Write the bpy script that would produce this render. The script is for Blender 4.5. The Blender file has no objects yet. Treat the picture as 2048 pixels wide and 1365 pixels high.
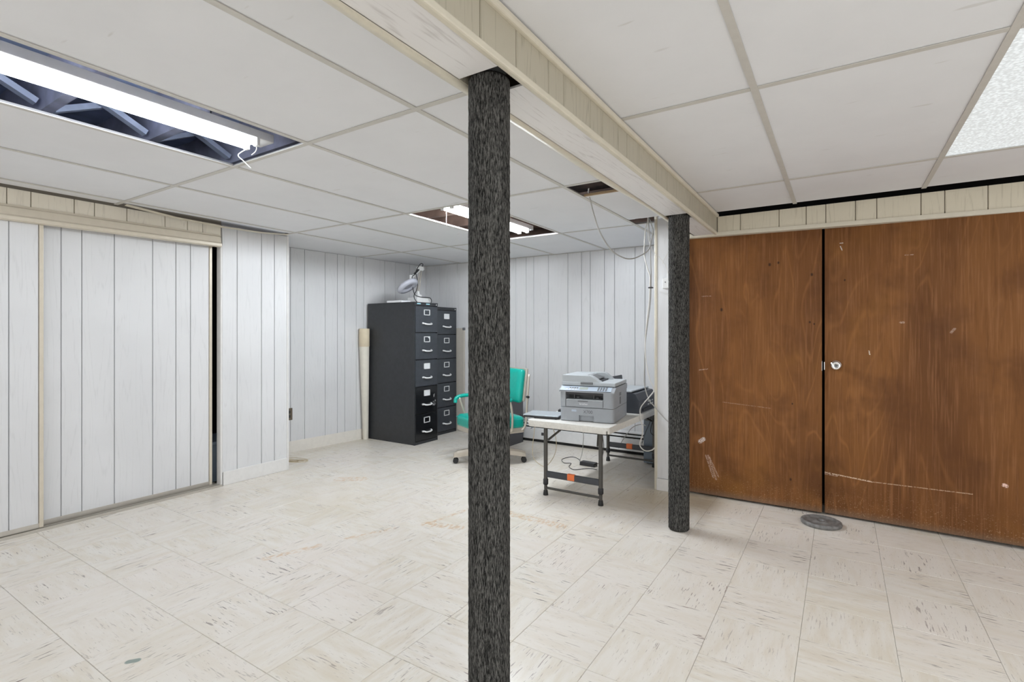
import bpy, bmesh, math, random
from mathutils import Vector, Matrix, Euler

random.seed(7)
S = bpy.context.scene
COL = S.collection
PI = math.pi

# ------------------------------------------------------------------ camera, world, exposure
cam_d = bpy.data.cameras.new('camera')
cam = bpy.data.objects.new('camera', cam_d)
COL.objects.link(cam)
cam_d.sensor_width = 36.0
cam_d.lens = 36.0 * 1027.3 / 2048.0
cam_d.shift_y = -15.5 / 2048.0
cam_d.clip_start = 0.02
cam.location = (0.0, 0.0, 1.165)
cam.rotation_euler = (PI / 2, 0.0, math.radians(32.64))
S.camera = cam

W = bpy.data.worlds.new('world')
S.world = W
W.use_nodes = True
W.node_tree.nodes['Background'].inputs[0].default_value = (1.0, 1.0, 0.995, 1)
W.node_tree.nodes['Background'].inputs[1].default_value = 1.05

S.view_settings.view_transform = 'Standard'
S.view_settings.look = 'None'
S.view_settings.gamma = 1.0
S.view_settings.use_curve_mapping = False
S.view_settings.exposure = 0.17
TUBE_POWER = 27.0       # radiance of the bare tubes
FAR_TUBE_POWER = 150.0  # far fixture tubes, raised to brighten the back wall
PANEL_POWER = 0.60       # the dim ceiling panel in view
FILL_POWER = 12.0        # unseen fill panel added beside the camera

# ------------------------------------------------------------------ node helpers
class NT:
    def __init__(self, name):
        self.m = bpy.data.materials.new(name)
        self.m.use_nodes = True
        self.t = self.m.node_tree
        self.bsdf = self.t.nodes['Principled BSDF']
        self._o = self._p = self._r = None
    def nd(self, typ, props=None, ins=None):
        n = self.t.nodes.new(typ)
        for k, v in (props or {}).items():
            setattr(n, k, v)
        for k, v in (ins or {}).items():
            self.set(n.inputs[k], v)
        return n
    def set(self, sock, v):
        if isinstance(v, bpy.types.NodeSocket):
            self.t.links.new(v, sock)
        else:
            sock.default_value = v
    def math(self, op, a, b=None, c=None, clamp=False):
        n = self.nd('ShaderNodeMath', {'operation': op, 'use_clamp': clamp})
        self.set(n.inputs[0], a)
        if b is not None: self.set(n.inputs[1], b)
        if c is not None: self.set(n.inputs[2], c)
        return n.outputs[0]
    def vmath(self, op, a, b):
        n = self.nd('ShaderNodeVectorMath', {'operation': op})
        self.set(n.inputs[0], a); self.set(n.inputs[1], b)
        return n.outputs[0]
    def obj(self):
        if not self._o: self._o = self.nd('ShaderNodeTexCoord').outputs['Object']
        return self._o
    def pos(self):
        if not self._p: self._p = self.nd('ShaderNodeNewGeometry').outputs['Position']
        return self._p
    def rnd(self):
        if not self._r: self._r = self.nd('ShaderNodeObjectInfo').outputs['Random']
        return self._r
    def scaled(self, vec, s, shift=None):
        v = self.vmath('MULTIPLY', vec, s)
        if shift is not None:
            c = self.nd('ShaderNodeCombineXYZ', None, {0: shift, 1: self.math('MULTIPLY', shift, 1.7), 2: self.math('MULTIPLY', shift, 0.6)})
            v = self.vmath('ADD', v, c.outputs[0])
        return v
    def noise(self, vec, scale=1.0, detail=2.0, rough=0.5, dist=0.0):
        n = self.nd('ShaderNodeTexNoise', None, {'Vector': vec, 'Scale': scale, 'Detail': detail, 'Roughness': rough, 'Distortion': dist})
        return n.outputs['Fac']
    def step(self, v, a, b, lo=0.0, hi=1.0):
        n = self.nd('ShaderNodeMapRange', {'interpolation_type': 'SMOOTHSTEP'}, {0: v, 1: a, 2: b, 3: lo, 4: hi})
        return n.outputs[0]
    def mix(self, f, a, b, mode='MIX'):
        n = self.nd('ShaderNodeMix', {'data_type': 'RGBA', 'blend_type': mode})
        self.set(n.inputs[0], f)
        for i, v in ((6, a), (7, b)):
            self.set(n.inputs[i], v if isinstance(v, bpy.types.NodeSocket) else (*v, 1.0))
        return n.outputs[2]
    def bump(self, h, strength=0.2, dist=0.002):
        n = self.nd('ShaderNodeBump', None, {'Strength': strength, 'Distance': dist, 'Height': h})
        self.t.links.new(n.outputs[0], self.bsdf.inputs['Normal'])
    def segmask(self, a, b, p, q, w, soft):
        """1 near the segment p-q in the (a,b) coordinates, fading to 0 past the width w"""
        dx, dy = q[0] - p[0], q[1] - p[1]
        L2 = dx * dx + dy * dy + 1e-9
        u = self.math('SUBTRACT', a, p[0]); v = self.math('SUBTRACT', b, p[1])
        t = self.math('DIVIDE', self.math('ADD', self.math('MULTIPLY', u, dx), self.math('MULTIPLY', v, dy)), L2, clamp=True)
        ex = self.math('SUBTRACT', u, self.math('MULTIPLY', t, dx)); ey = self.math('SUBTRACT', v, self.math('MULTIPLY', t, dy))
        d = self.math('SQRT', self.math('ADD', self.math('MULTIPLY', ex, ex), self.math('MULTIPLY', ey, ey)))
        return self.step(d, w, w + soft, 1.0, 0.0)
    def out(self, color, rough=0.5, metal=0.0, spec=None):
        self.set(self.bsdf.inputs['Base Color'], color if isinstance(color, bpy.types.NodeSocket) else (*color, 1.0))
        self.set(self.bsdf.inputs['Roughness'], rough)
        self.set(self.bsdf.inputs['Metallic'], metal)
        if spec is not None: self.set(self.bsdf.inputs['Specular IOR Level'], spec)
        return self.m

def plain(name, color, rough=0.5, metal=0.0, vary=0.025, scale=25.0, bump=0.0, spec=None):
    t = NT(name)
    n = t.noise(t.obj(), scale, 3.0)
    c = t.mix(t.step(n, 0.3, 0.7), tuple(x * (1 - vary) for x in color), tuple(min(1, x * (1 + vary)) for x in color))
    if bump: t.bump(t.noise(t.obj(), scale * 8, 2.0), bump, 0.001)
    return t.out(c, rough, metal, spec)

def glow(name, color, strength):
    t = NT(name)
    t.set(t.bsdf.inputs['Base Color'], (0.8, 0.8, 0.8, 1))
    t.set(t.bsdf.inputs['Emission Color'], (*color, 1))
    t.set(t.bsdf.inputs['Emission Strength'], strength)
    return t.m

def panel_wood(name, base, dark, axis='z', amount=0.55, rough=0.45):
    t = NT(name)
    s = {'z': (14, 14, 1.1), 'y': (14, 1.1, 14), 'x': (1.1, 14, 14)}[axis]
    sh = t.math('MULTIPLY', t.rnd(), 40.0)
    v = t.scaled(t.obj(), s, sh)
    n = t.noise(v, 0.55, 1.5, 0.45, 0.25)
    rings = t.math('PINGPONG', t.math('MULTIPLY', n, 13.0), 0.5)
    lines = t.step(rings, 0.0, 0.16, 1.0, 0.0)
    fine = t.noise(t.vmath('MULTIPLY', v, (9, 9, 9)), 1.0, 2.0, 0.6)
    lines = t.math('MULTIPLY', lines, t.step(fine, 0.38, 0.62))
    pores = t.step(fine, 0.60, 0.72, 0.0, 0.35)
    f = t.math('MULTIPLY', t.math('ADD', lines, pores, clamp=True), amount)
    big = t.noise(t.obj(), 2.2, 2.0)
    b2 = t.mix(t.step(big, 0.35, 0.7), base, tuple(x * 0.95 for x in base))
    t.bump(f, 0.12, 0.001)
    return t.out(t.mix(f, b2, dark), rough)

M = {}
M['board'] = panel_wood('white_woodgrain_panel', (0.74, 0.74, 0.748), (0.54, 0.54, 0.545), 'z', 0.26)
M['board_tan_bounce'] = panel_wood('tan_bounce_woodgrain_panel', (0.86, 0.80, 0.68), (0.56, 0.51, 0.42), 'z', 0.35)  # closet header boards, warm bounce light mixed into the tan
M['board_cream_shade'] = panel_wood('cream_shade_woodgrain_panel', (0.70, 0.64, 0.51), (0.44, 0.39, 0.29), 'z', 0.42)  # door header boards tinted for the warm shade below the ceiling
M['board_olive_shade'] = panel_wood('shaded_woodgrain_panel', (0.48, 0.44, 0.345), (0.30, 0.27, 0.20), 'z', 0.6)  # shade on the beam face put into a darker board colour
M['board_long'] = panel_wood('white_woodgrain_beam', (0.82, 0.80, 0.79), (0.50, 0.47, 0.45), 'y', 0.5)
M['groove'] = plain('panel_groove', (0.42, 0.42, 0.44), 0.7)
M['groove_cream'] = plain('panel_groove_cream', (0.24, 0.21, 0.17), 0.7)
M['white_trim'] = plain('white_trim', (0.77, 0.755, 0.735), 0.45)
M['core'] = plain('tile_core_edge', (0.34, 0.29, 0.27), 0.9)
M['web'] = plain('runner_web_metal', (0.30, 0.29, 0.29), 0.6)
M['cream_base'] = plain('cream_white_baseboard', (0.80, 0.76, 0.70), 0.45)
M['cream_trim'] = plain('cream_trim', (0.68, 0.63, 0.52), 0.45)
M['tan_metal'] = plain('tan_metal', (0.66, 0.595, 0.485), 0.35, 0.1)
M['alu'] = plain('aluminium_track', (0.6, 0.57, 0.52), 0.35, 0.7)
M['runner'] = plain('grid_runner_paint', (0.60, 0.58, 0.54), 0.5)
M['dark_wood'] = plain('dark_joist_wood', (0.17, 0.11, 0.085), 0.85, 0, 0.25, 6)
M['joist'] = plain('joist_wood_blue_glow', (0.46, 0.47, 0.60), 0.85, 0, 0.25, 6)  # blue glow of the tubes put into the joist colour
M['deck'] = plain('subfloor_deck_blue_glow', (0.40, 0.48, 0.68), 0.9, 0, 0.25, 4)  # deck tinted with the same blue tube glow
M['hole_wood'] = plain('dark_red_hole_backing', (0.035, 0.018, 0.014), 0.9, 0, 0.4, 20)
M['strut'] = plain('strut_blue_glow', (0.54, 0.60, 0.76), 0.8, 0, 0.15, 8)  # struts take the painted tube glow too
M['slab'] = plain('floor_adhesive', (0.33, 0.30, 0.26), 0.9)
M['black_gap'] = plain('black_gap_shade', (0.015, 0.014, 0.013), 0.9)  # near-black standing for shade in gaps and closed spaces
M['cab'] = plain('black_cabinet_paint', (0.028, 0.030, 0.034), 0.38, 0.0, 0.1)
M['cab_gloss'] = plain('black_gloss_paint', (0.010, 0.011, 0.013), 0.16, 0.0, 0.1)
M['cab_front'] = plain('charcoal_drawer_paint', (0.040, 0.046, 0.056), 0.36, 0.0, 0.1)
M['chrome'] = plain('chrome', (0.82, 0.82, 0.82), 0.15, 1.0)
M['bright_metal'] = plain('bright_handle_metal', (0.92, 0.92, 0.92), 0.42, 0.30)
M['white_paper'] = plain('white_card', (0.85, 0.86, 0.88), 0.7)
M['sticker'] = plain('pale_blue_sticker', (0.35, 0.60, 0.68), 0.5)
M['residue'] = plain('torn_sticker_residue', (0.35, 0.35, 0.35), 0.8, 0, 0.5, 120)
M['white_plastic'] = plain('white_plastic', (0.80, 0.80, 0.79), 0.4)
M['table_plastic'] = plain('table_plastic', (0.76, 0.74, 0.69), 0.45, 0, 0.05, 60, 0.1)
M['leg_metal'] = plain('brown_grey_tube', (0.085, 0.080, 0.072), 0.4, 0.3)
M['black_plastic'] = plain('black_plastic', (0.022, 0.022, 0.025), 0.4)
M['navy_plastic'] = plain('navy_black_plastic', (0.048, 0.052, 0.062), 0.35)
M['orange'] = plain('orange_plastic', (0.85, 0.19, 0.05), 0.45)
M['grey_plastic'] = plain('grey_plastic', (0.34, 0.36, 0.385), 0.45)
M['grey_light'] = plain('light_grey_plastic', (0.46, 0.49, 0.51), 0.42)
M['grey_dark'] = plain('dark_grey_plastic', (0.14, 0.145, 0.15), 0.5)
M['screen'] = plain('printer_display', (0.42, 0.46, 0.42), 0.2)
M['panel_blue'] = plain('control_panel_film', (0.45, 0.52, 0.60), 0.3)
M['teal'] = plain('teal_vinyl', (0.0, 0.36, 0.29), 0.28, 0, 0.04, 40, 0.05)
M['teal_side'] = plain('pale_teal_piping', (0.12, 0.50, 0.46), 0.3)
M['chair_metal'] = plain('tan_aluminium', (0.55, 0.50, 0.43), 0.32, 0.45)
M['rubber'] = plain('black_rubber', (0.02, 0.02, 0.02), 0.7)
M['cable_grey'] = plain('grey_cable', (0.42, 0.41, 0.39), 0.5)
M['cable_white'] = plain('white_cable', (0.72, 0.70, 0.66), 0.45)
M['cable_cream'] = plain('cream_cable', (0.62, 0.52, 0.36), 0.5)
M['cable_black'] = plain('black_cable', (0.03, 0.03, 0.032), 0.5)
M['grey_box'] = plain('dark_grey_paint', (0.085, 0.085, 0.095), 0.45)
M['blue_grey'] = plain('blue_grey_case', (0.20, 0.245, 0.30), 0.4)
M['beige_board'] = plain('beige_board', (0.52, 0.48, 0.42), 0.7)
M['brown_board'] = plain('cardboard', (0.42, 0.30, 0.18), 0.85)
M['roll_cream'] = plain('cream_paper_roll', (0.74, 0.70, 0.61), 0.6)
M['roll_tan'] = plain('tan_paper_roll', (0.70, 0.60, 0.44), 0.65)
M['iron'] = plain('cast_iron', (0.22, 0.215, 0.21), 0.55, 0.3, 0.25, 40, 0.2)
M['laptop_lid'] = plain('silver_laptop_lid', (0.46, 0.51, 0.55), 0.25, 0.4)
M['brown_plate'] = plain('brown_outlet', (0.13, 0.10, 0.07), 0.5)
M['heater'] = plain('heater_enamel', (0.80, 0.80, 0.80), 0.4)
M['clear_grey'] = plain('magnifier_shade', (0.52, 0.53, 0.60), 0.25)
M['lens'] = plain('magnifier_lens', (0.30, 0.30, 0.30), 0.1)
M['red'] = plain('red_cloth', (0.35, 0.02, 0.02), 0.8)
M['light_paint'] = plain('fixture_enamel', (0.78, 0.78, 0.78), 0.4)
M['rear_wall'] = plain('rear_wall_panel', (0.72, 0.70, 0.66), 0.6)
M['tube'] = glow('lit_tube', (0.84, 0.92, 1.0), TUBE_POWER)
M['far_tube'] = glow('lit_far_tube', (0.88, 0.94, 1.0), FAR_TUBE_POWER)

def mk_diffuser(name, strength):
    t = NT(name)
    v = t.nd('ShaderNodeTexVoronoi', None, {'Vector': t.obj(), 'Scale': 95.0}).outputs['Distance']
    f = t.math('MULTIPLY', t.noise(t.obj(), 70, 3.0), 1.0)
    e = t.step(t.math('ADD', v, f), 0.55, 1.25, 1.12, 0.72)
    t.set(t.bsdf.inputs['Emission Color'], (0.90, 0.97, 1.0, 1))
    t.set(t.bsdf.inputs['Emission Strength'], t.math('MULTIPLY', e, strength))
    t.bump(v, 0.5, 0.003)
    return t.out((0.45, 0.46, 0.46), 0.25)
M['diffuser'] = mk_diffuser('lit_prismatic_diffuser', PANEL_POWER)
M['fill_diffuser'] = mk_diffuser('lit_fill_diffuser', FILL_POWER)  # diffuser of the unseen fill panel

def mk_ceiling_tile():
    t = NT('ceiling_tile_paint')
    n = t.noise(t.scaled(t.obj(), (1, 1, 1), t.math('MULTIPLY', t.rnd(), 30)), 3.0, 4.0, 0.6)
    c = t.mix(t.step(n, 0.3, 0.75), (0.815, 0.82, 0.84), (0.785, 0.79, 0.81))
    st = t.scaled(t.pos(), (5, 26, 1))
    m = t.math('MULTIPLY', t.step(t.noise(st, 1.0, 2.0), 0.70, 0.76), 0.28)
    c = t.mix(m, c, (0.45, 0.42, 0.36))
    t.bump(t.noise(t.obj(), 260, 2.0), 0.06, 0.001)
    return t.out(c, 0.75)
M['ctile'] = mk_ceiling_tile()

def mk_floor_tile():
    t = NT('marbled_floor_tile')
    r = t.rnd()
    sh = t.math('MULTIPLY', r, 57.0)
    o = t.obj()
    soft = t.noise(t.scaled(o, (5, 26, 1), sh), 1.0, 3.0, 0.6)
    base = t.mix(t.step(soft, 0.35, 0.72), (0.80, 0.758, 0.695), (0.725, 0.66, 0.56))
    base = t.mix(t.step(r, 0.15, 0.9), base, t.mix(0.5, base, (0.80, 0.745, 0.685)))
    big = t.noise(t.pos(), 1.1, 3.0, 0.6)
    base = t.mix(t.step(big, 0.50, 0.74, 0.0, 0.35), base, (0.80, 0.72, 0.68))
    big2 = t.noise(t.scaled(t.pos(), (1, 1, 1)), 0.75, 4.0, 0.65)
    base = t.mix(t.step(big2, 0.50, 0.78, 0.0, 0.55), base, (0.64, 0.56, 0.42))
    # long dark flecks, running one way in each tile
    gate = t.step(t.noise(t.scaled(o, (7, 9, 1), t.math('MULTIPLY', r, 91.0)), 1.0, 1.0), 0.44, 0.60)
    s1 = t.step(t.noise(t.scaled(o, (13, 125, 1), sh), 1.0, 2.5, 0.6), 0.60, 0.655)
    s2 = t.step(t.noise(t.scaled(o, (30, 210, 1), t.math('MULTIPLY', r, 23.0)), 1.0, 2.0, 0.6), 0.64, 0.72)
    amt = t.step(t.math('FRACT', t.math('MULTIPLY', r, 7.31)), 0.0, 1.0, 0.35, 1.0)
    f1 = t.math('MULTIPLY', t.math('MULTIPLY', s1, gate), amt)
    f2 = t.math('MULTIPLY', s2, 0.5)
    c = t.mix(f2, base, (0.36, 0.31, 0.25))
    c = t.mix(t.math('MULTIPLY', f1, 0.9), c, t.mix(t.math('FRACT', t.math('MULTIPLY', r, 3.7)), (0.15, 0.125, 0.11), (0.24, 0.17, 0.15)))
    # stains of their own
    xyz = t.nd('ShaderNodeSeparateXYZ', None, {0: t.pos()})
    x, y = xyz.outputs[0], xyz.outputs[1]
    speck = t.step(t.noise(t.scaled(t.pos(), (60, 25, 1)), 1.0, 3.0), 0.42, 0.6)
    for p, q, w in (((-2.50, 1.55), (-2.41, 1.80), 0.012), ((-2.13, 2.35), (-2.06, 2.83), 0.004), ((-2.13, 2.36), (-1.93, 2.42), 0.025),
                    ((-1.85, 2.79), (-1.42, 2.77), 0.030), ((-3.36, 2.72), (-3.24, 2.80), 0.05), ((-2.36, 1.95), (-2.25, 2.20), 0.006)):
        c = t.mix(t.math('MULTIPLY', t.math('MULTIPLY', t.segmask(x, y, p, q, w, 0.02), speck), 0.6), c, (0.62, 0.40, 0.20))
    c = t.mix(t.math('MULTIPLY', t.segmask(x, y, (-2.125, 0.80), (-2.11, 0.82), 0.009, 0.006), 0.9), c, (0.21, 0.27, 0.24))
    c = t.mix(t.math('MULTIPLY', t.segmask(x, y, (-1.15, 3.55), (-0.85, 3.72), 0.05, 0.35), 0.55), c, (0.46, 0.36, 0.21))
    c = t.mix(t.math('MULTIPLY', t.segmask(x, y, (-4.5, 3.3), (-4.3, 4.5), 0.05, 0.3), 0.3), c, (0.56, 0.48, 0.34))
    t.bump(t.noise(t.pos(), 90, 2.0), 0.05, 0.001)
    return t.out(c, t.step(t.noise(t.pos(), 6, 3.0), 0.3, 0.7, 0.28, 0.42), 0.0, 0.4)
M['tile'] = mk_floor_tile()

def mk_door_wood(name, marks, lines, shift):
    t = NT(name)
    v = t.vmath('ADD', t.vmath('MULTIPLY', t.obj(), (3.0, 3.0, 0.62)), (shift, 0, shift * 0.3))
    n = t.noise(v, 0.95, 2.0, 0.45, 0.35)
    rings = t.math('PINGPONG', t.math('MULTIPLY', n, 16.0), 0.5)
    fine = t.noise(t.vmath('MULTIPLY', t.obj(), (120, 120, 3.5)), 1.0, 3.0, 0.6)
    fine2 = t.noise(t.vmath('MULTIPLY', t.obj(), (45, 45, 4.0)), 1.0, 3.0, 0.65)
    c = t.mix(t.step(n, 0.30, 0.70), (0.135, 0.050, 0.0125), (0.235, 0.094, 0.024))
    c = t.mix(t.math('MULTIPLY', t.step(rings, 0.0, 0.14, 0.34, 0.0), t.step(t.noise(t.vmath('MULTIPLY', t.obj(), (1.6, 1.6, 0.8)), 1.0, 2.0), 0.42, 0.62)), c, (0.36, 0.155, 0.046))
    c = t.mix(t.step(fine, 0.46, 0.74, 0.0, 0.50), c, (0.33, 0.15, 0.062))
    c = t.mix(t.step(fine2, 0.50, 0.78, 0.0, 0.42), c, (0.080, 0.028, 0.009))
    patch = t.noise(t.obj(), 2.6, 4.0, 0.6)
    c = t.mix(t.step(patch, 0.46, 0.72, 0.0, 0.65), c, (0.095, 0.034, 0.010))
    amber = t.noise(t.vmath('ADD', t.obj(), (5.3, 0, 1.7)), 2.0, 3.0, 0.55)
    c = t.mix(t.step(amber, 0.55, 0.75, 0.0, 0.45), c, (0.27, 0.115, 0.020))
    xyz = t.nd('ShaderNodeSeparateXYZ', None, {0: t.obj()})
    x, z = xyz.outputs[0], xyz.outputs[2]
    for (kx, kz, r) in marks:
        c = t.mix(t.math('MULTIPLY', t.segmask(x, z, (kx, kz - r * 0.3), (kx, kz + r * 0.3), r * 0.15, r * 1.1), 0.85), c, (0.02, 0.008, 0.005))
    sn = t.step(t.noise(t.vmath('MULTIPLY', t.obj(), (160, 160, 160)), 1.0, 3.0), 0.34, 0.58)
    for (p, q, w, col, a) in lines:
        c = t.mix(t.math('MULTIPLY', t.math('MULTIPLY', t.segmask(x, z, p, q, w, w * 1.2), sn), a), c, col)
    # scuffed, dusty foot of the door
    foot = t.math('MULTIPLY', t.step(z, 0.0, 0.28, 1.0, 0.0), t.step(t.noise(t.obj(), 130, 2.0), 0.60, 0.68))
    c = t.mix(t.math('MULTIPLY', foot, 0.55), c, (0.42, 0.26, 0.15))
    c = t.mix(t.step(z, 0.015, 0.07, 0.45, 0.0), c, (0.20, 0.15, 0.11))
    t.bump(t.math('ADD', fine, rings), 0.06, 0.001)
    return t.out(c, t.step(fine2, 0.3, 0.7, 0.42, 0.55), 0.0, 0.22)
PALE = (0.55, 0.40, 0.32)
M['door_left'] = mk_door_wood('brown_door_veneer_knotty',
    [(-0.404, 1.627, 0.010), (-0.352, 1.636, 0.008), (-0.159, 1.545, 0.009), (-0.709, 1.331, 0.011), (-0.170, 1.237, 0.007), (-0.146, 1.225, 0.006), (-0.27, 0.70, 0.006), (-0.28, 0.20, 0.008), (-0.10, 1.15, 0.005)],
    [((-0.855, 0.385), (-0.830, 0.405), 0.008, (0.70, 0.62, 0.58), 0.9), ((-0.815, 0.29), (-0.765, 0.14), 0.003, PALE, 0.6), ((-0.800, 0.29), (-0.745, 0.13), 0.004, PALE, 0.6), ((-0.790, 0.28), (-0.730, 0.15), 0.003, PALE, 0.5),
     ((-0.86, 0.90), (-0.80, 0.91), 0.002, PALE, 0.7), ((-0.70, 0.68), (-0.40, 0.66), 0.0015, PALE, 0.4), ((-0.84, 1.43), (-0.78, 1.43), 0.002, PALE, 0.4)], 3.1)
M['door_right'] = mk_door_wood('brown_door_veneer_flame',
    [(0.02, 1.50, 0.006)],
    [((-0.088, 0.272), (0.16, 0.252), 0.0022, (0.72, 0.55, 0.40), 0.95), ((0.16, 0.252), (0.62, 0.262), 0.0016, (0.60, 0.42, 0.28), 0.8), ((-0.088, 0.262), (-0.02, 0.258), 0.002, PALE, 0.8),
     ((0.750, 0.335), (0.757, 0.332), 0.006, (0.85, 0.60, 0.52), 1.0), ((-0.005, 1.735), (0.010, 1.735), 0.0016, (0.7, 0.66, 0.62), 0.9), ((-0.003, 1.715), (0.006, 1.690), 0.0016, (0.7, 0.66, 0.62), 0.9),
     ((0.145, 1.055), (0.149, 1.035), 0.002, (0.8, 0.72, 0.6), 1.0), ((0.32, 1.63), (0.36, 1.63), 0.0015, PALE, 0.7), ((0.30, 1.23), (0.315, 1.23), 0.004, PALE, 0.7), ((0.53, 1.17), (0.545, 1.19), 0.004, PALE, 0.5)], 8.4)

def mk_carpet():
    t = NT('charcoal_carpet_wrap')
    a = t.noise(t.vmath('MULTIPLY', t.obj(), (430, 430, 52)), 1.0, 3.0, 0.7)
    b = t.noise(t.vmath('MULTIPLY', t.obj(), (55, 55, 5)), 1.0, 3.0, 0.6)
    k = t.math('ADD', t.math('MULTIPLY', a, 0.88), t.math('MULTIPLY', b, 0.16))
    c = t.mix(t.step(k, 0.40, 0.72), (0.008, 0.0078, 0.0075), (0.155, 0.150, 0.140))
    t.bump(a, 0.6, 0.003)
    return t.out(c, 0.95, 0.0, 0.1)
M['carpet'] = mk_carpet()

# ------------------------------------------------------------------ mesh helpers
class MB:
    def __init__(self):
        self.v, self.f, self.s = [], [], []
    def add(self, vs, fs, smooth=False):
        n = len(self.v)
        self.v += [tuple(v) for v in vs]
        for f in fs:
            self.f.append(tuple(i + n for i in f)); self.s.append(smooth)
        return self
    def hexa(self, p):          # 8 points, bottom ring then top ring
        return self.add(p, [(3, 2, 1, 0), (4, 5, 6, 7), (0, 1, 5, 4), (1, 2, 6, 5), (2, 3, 7, 6), (3, 0, 4, 7)])
    def bx(self, x0, x1, y0, y1, z0, z1, rot=None, piv=None):
        p = [Vector(q) for q in ((x0, y0, z0), (x1, y0, z0), (x1, y1, z0), (x0, y1, z0), (x0, y0, z1), (x1, y0, z1), (x1, y1, z1), (x0, y1, z1))]
        if rot:
            c = Vector(piv) if piv else Vector(((x0 + x1) / 2, (y0 + y1) / 2, (z0 + z1) / 2))
            R = Euler(rot).to_matrix()
            p = [c + R @ (q - c) for q in p]
        return self.hexa(p)
    def rbx(self, x0, x1, y0, y1, z0, z1, r=0.005, seg=2, edges=None, rot=None, piv=None):
        bm = bmesh.new()
        bmesh.ops.create_cube(bm, size=1.0)
        for v in bm.verts:
            v.co = Vector(((x0 + x1) / 2 + v.co.x * (x1 - x0), (y0 + y1) / 2 + v.co.y * (y1 - y0), (z0 + z1) / 2 + v.co.z * (z1 - z0)))
        es = bm.edges[:]
        if edges == 'z': es = [e for e in es if abs(e.verts[0].co.z - e.verts[1].co.z) > 1e-6]
        if edges == 'x': es = [e for e in es if abs(e.verts[0].co.x - e.verts[1].co.x) > 1e-6]
        if edges == 'y': es = [e for e in es if abs(e.verts[0].co.y - e.verts[1].co.y) > 1e-6]
        bmesh.ops.bevel(bm, geom=es, offset=r, segments=seg, profile=0.5, affect='EDGES')
        if rot:
            c = Vector(piv) if piv else Vector(((x0 + x1) / 2, (y0 + y1) / 2, (z0 + z1) / 2))
            R = Euler(rot).to_matrix()
            for v in bm.verts: v.co = c + R @ (v.co - c)
        bm.verts.index_update()
        big = [f for f in bm.faces]
        self.add([v.co[:] for v in bm.verts], [[v.index for v in f.verts] for f in big])
        bm.free()
        return self
    def cyl(self, p0, p1, r0, r1=None, n=16, caps=True):
        r1 = r0 if r1 is None else r1
        p0, p1 = Vector(p0), Vector(p1)
        d = (p1 - p0).normalized()
        a = d.orthogonal().normalized(); b = d.cross(a)
        vs = []
        for p, r in ((p0, r0), (p1, r1)):
            for i in range(n):
                t = 2 * PI * i / n
                vs.append(p + a * (r * math.cos(t)) + b * (r * math.sin(t)))
        self.add(vs, [(i, (i + 1) % n, n + (i + 1) % n, n + i) for i in range(n)], True)
        if caps:
            self.add(vs, [tuple(range(n - 1, -1, -1)), tuple(range(n, 2 * n))])
        return self
    def lathe(self, prof, n=24, c=(0, 0, 0), mat=None, smooth=True):
        vs = []
        for r, z in prof:
            for i in range(n):
                t = 2 * PI * i / n
                q = Vector((r * math.cos(t), r * math.sin(t), z))
                if mat: q = mat @ q
                vs.append(q + Vector(c))
        m = len(prof)
        fs = [(j * n + i, j * n + (i + 1) % n, (j + 1) * n + (i + 1) % n, (j + 1) * n + i) for j in range(m - 1) for i in range(n)]
        self.add(vs, fs, smooth)
        k = len(self.v) - len(vs)
        for j, rev in ((0, True), (m - 1, False)):
            if prof[j][0] > 1e-6:
                ring = [k + j * n + i for i in range(n)]
                self.f.append(tuple(reversed(ring)) if rev else tuple(ring)); self.s.append(False)
        return self
    def tube(self, pts, r, n=8, sub=6, closed=False):
        P = [Vector(p) for p in pts]
        if sub > 1 and len(P) > 2:
            Q = []
            m = len(P)
            rng = range(m) if closed else range(m - 1)
            for i in rng:
                if closed: p0, p1, p2, p3 = P[(i - 1) % m], P[i], P[(i + 1) % m], P[(i + 2) % m]
                else: p0, p1, p2, p3 = P[max(i - 1, 0)], P[i], P[i + 1], P[min(i + 2, m - 1)]
                for k in range(sub):
                    t = k / sub
                    Q.append(0.5 * ((2 * p1) + (p2 - p0) * t + (2 * p0 - 5 * p1 + 4 * p2 - p3) * t * t + (3 * p1 - p0 - 3 * p2 + p3) * t ** 3))
            if not closed: Q.append(P[-1])
            P = Q
        m = len(P)
        vs = []
        a = None
        for i in range(m):
            if closed: d = P[(i + 1) % m] - P[i - 1]
            else: d = P[min(i + 1, m - 1)] - P[max(i - 1, 0)]
            d = d.normalized() if d.length > 1e-9 else Vector((0, 0, 1))
            a = d.orthogonal() if a is None else a - d * a.dot(d)
            if a.length < 1e-6: a = d.orthogonal()
            a = a.normalized()
            b = d.cross(a)
            for k in range(n):
                t = 2 * PI * k / n
                vs.append(P[i] + a * (r * math.cos(t)) + b * (r * math.sin(t)))
        fs = []
        for i in range(m if closed else m - 1):
            j = (i + 1) % m
            for k in range(n):
                fs.append((i * n + k, i * n + (k + 1) % n, j * n + (k + 1) % n, j * n + k))
        if not closed:
            fs += [tuple(range(n - 1, -1, -1)), tuple((m - 1) * n + k for k in range(n))]
        return self.add(vs, fs, True)
    def prism(self, poly, a, b, plane='xy'):
        def q(u, v, w):
            return {'xy': (u, v, w), 'xz': (u, w, v), 'yz': (w, u, v)}[plane]
        n = len(poly)
        vs = [q(u, v, a) for u, v in poly] + [q(u, v, b) for u, v in poly]
        self.add(vs, [tuple(range(n - 1, -1, -1)), tuple(range(n, 2 * n))] + [(i, (i + 1) % n, n + (i + 1) % n, n + i) for i in range(n)])
        return self
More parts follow.
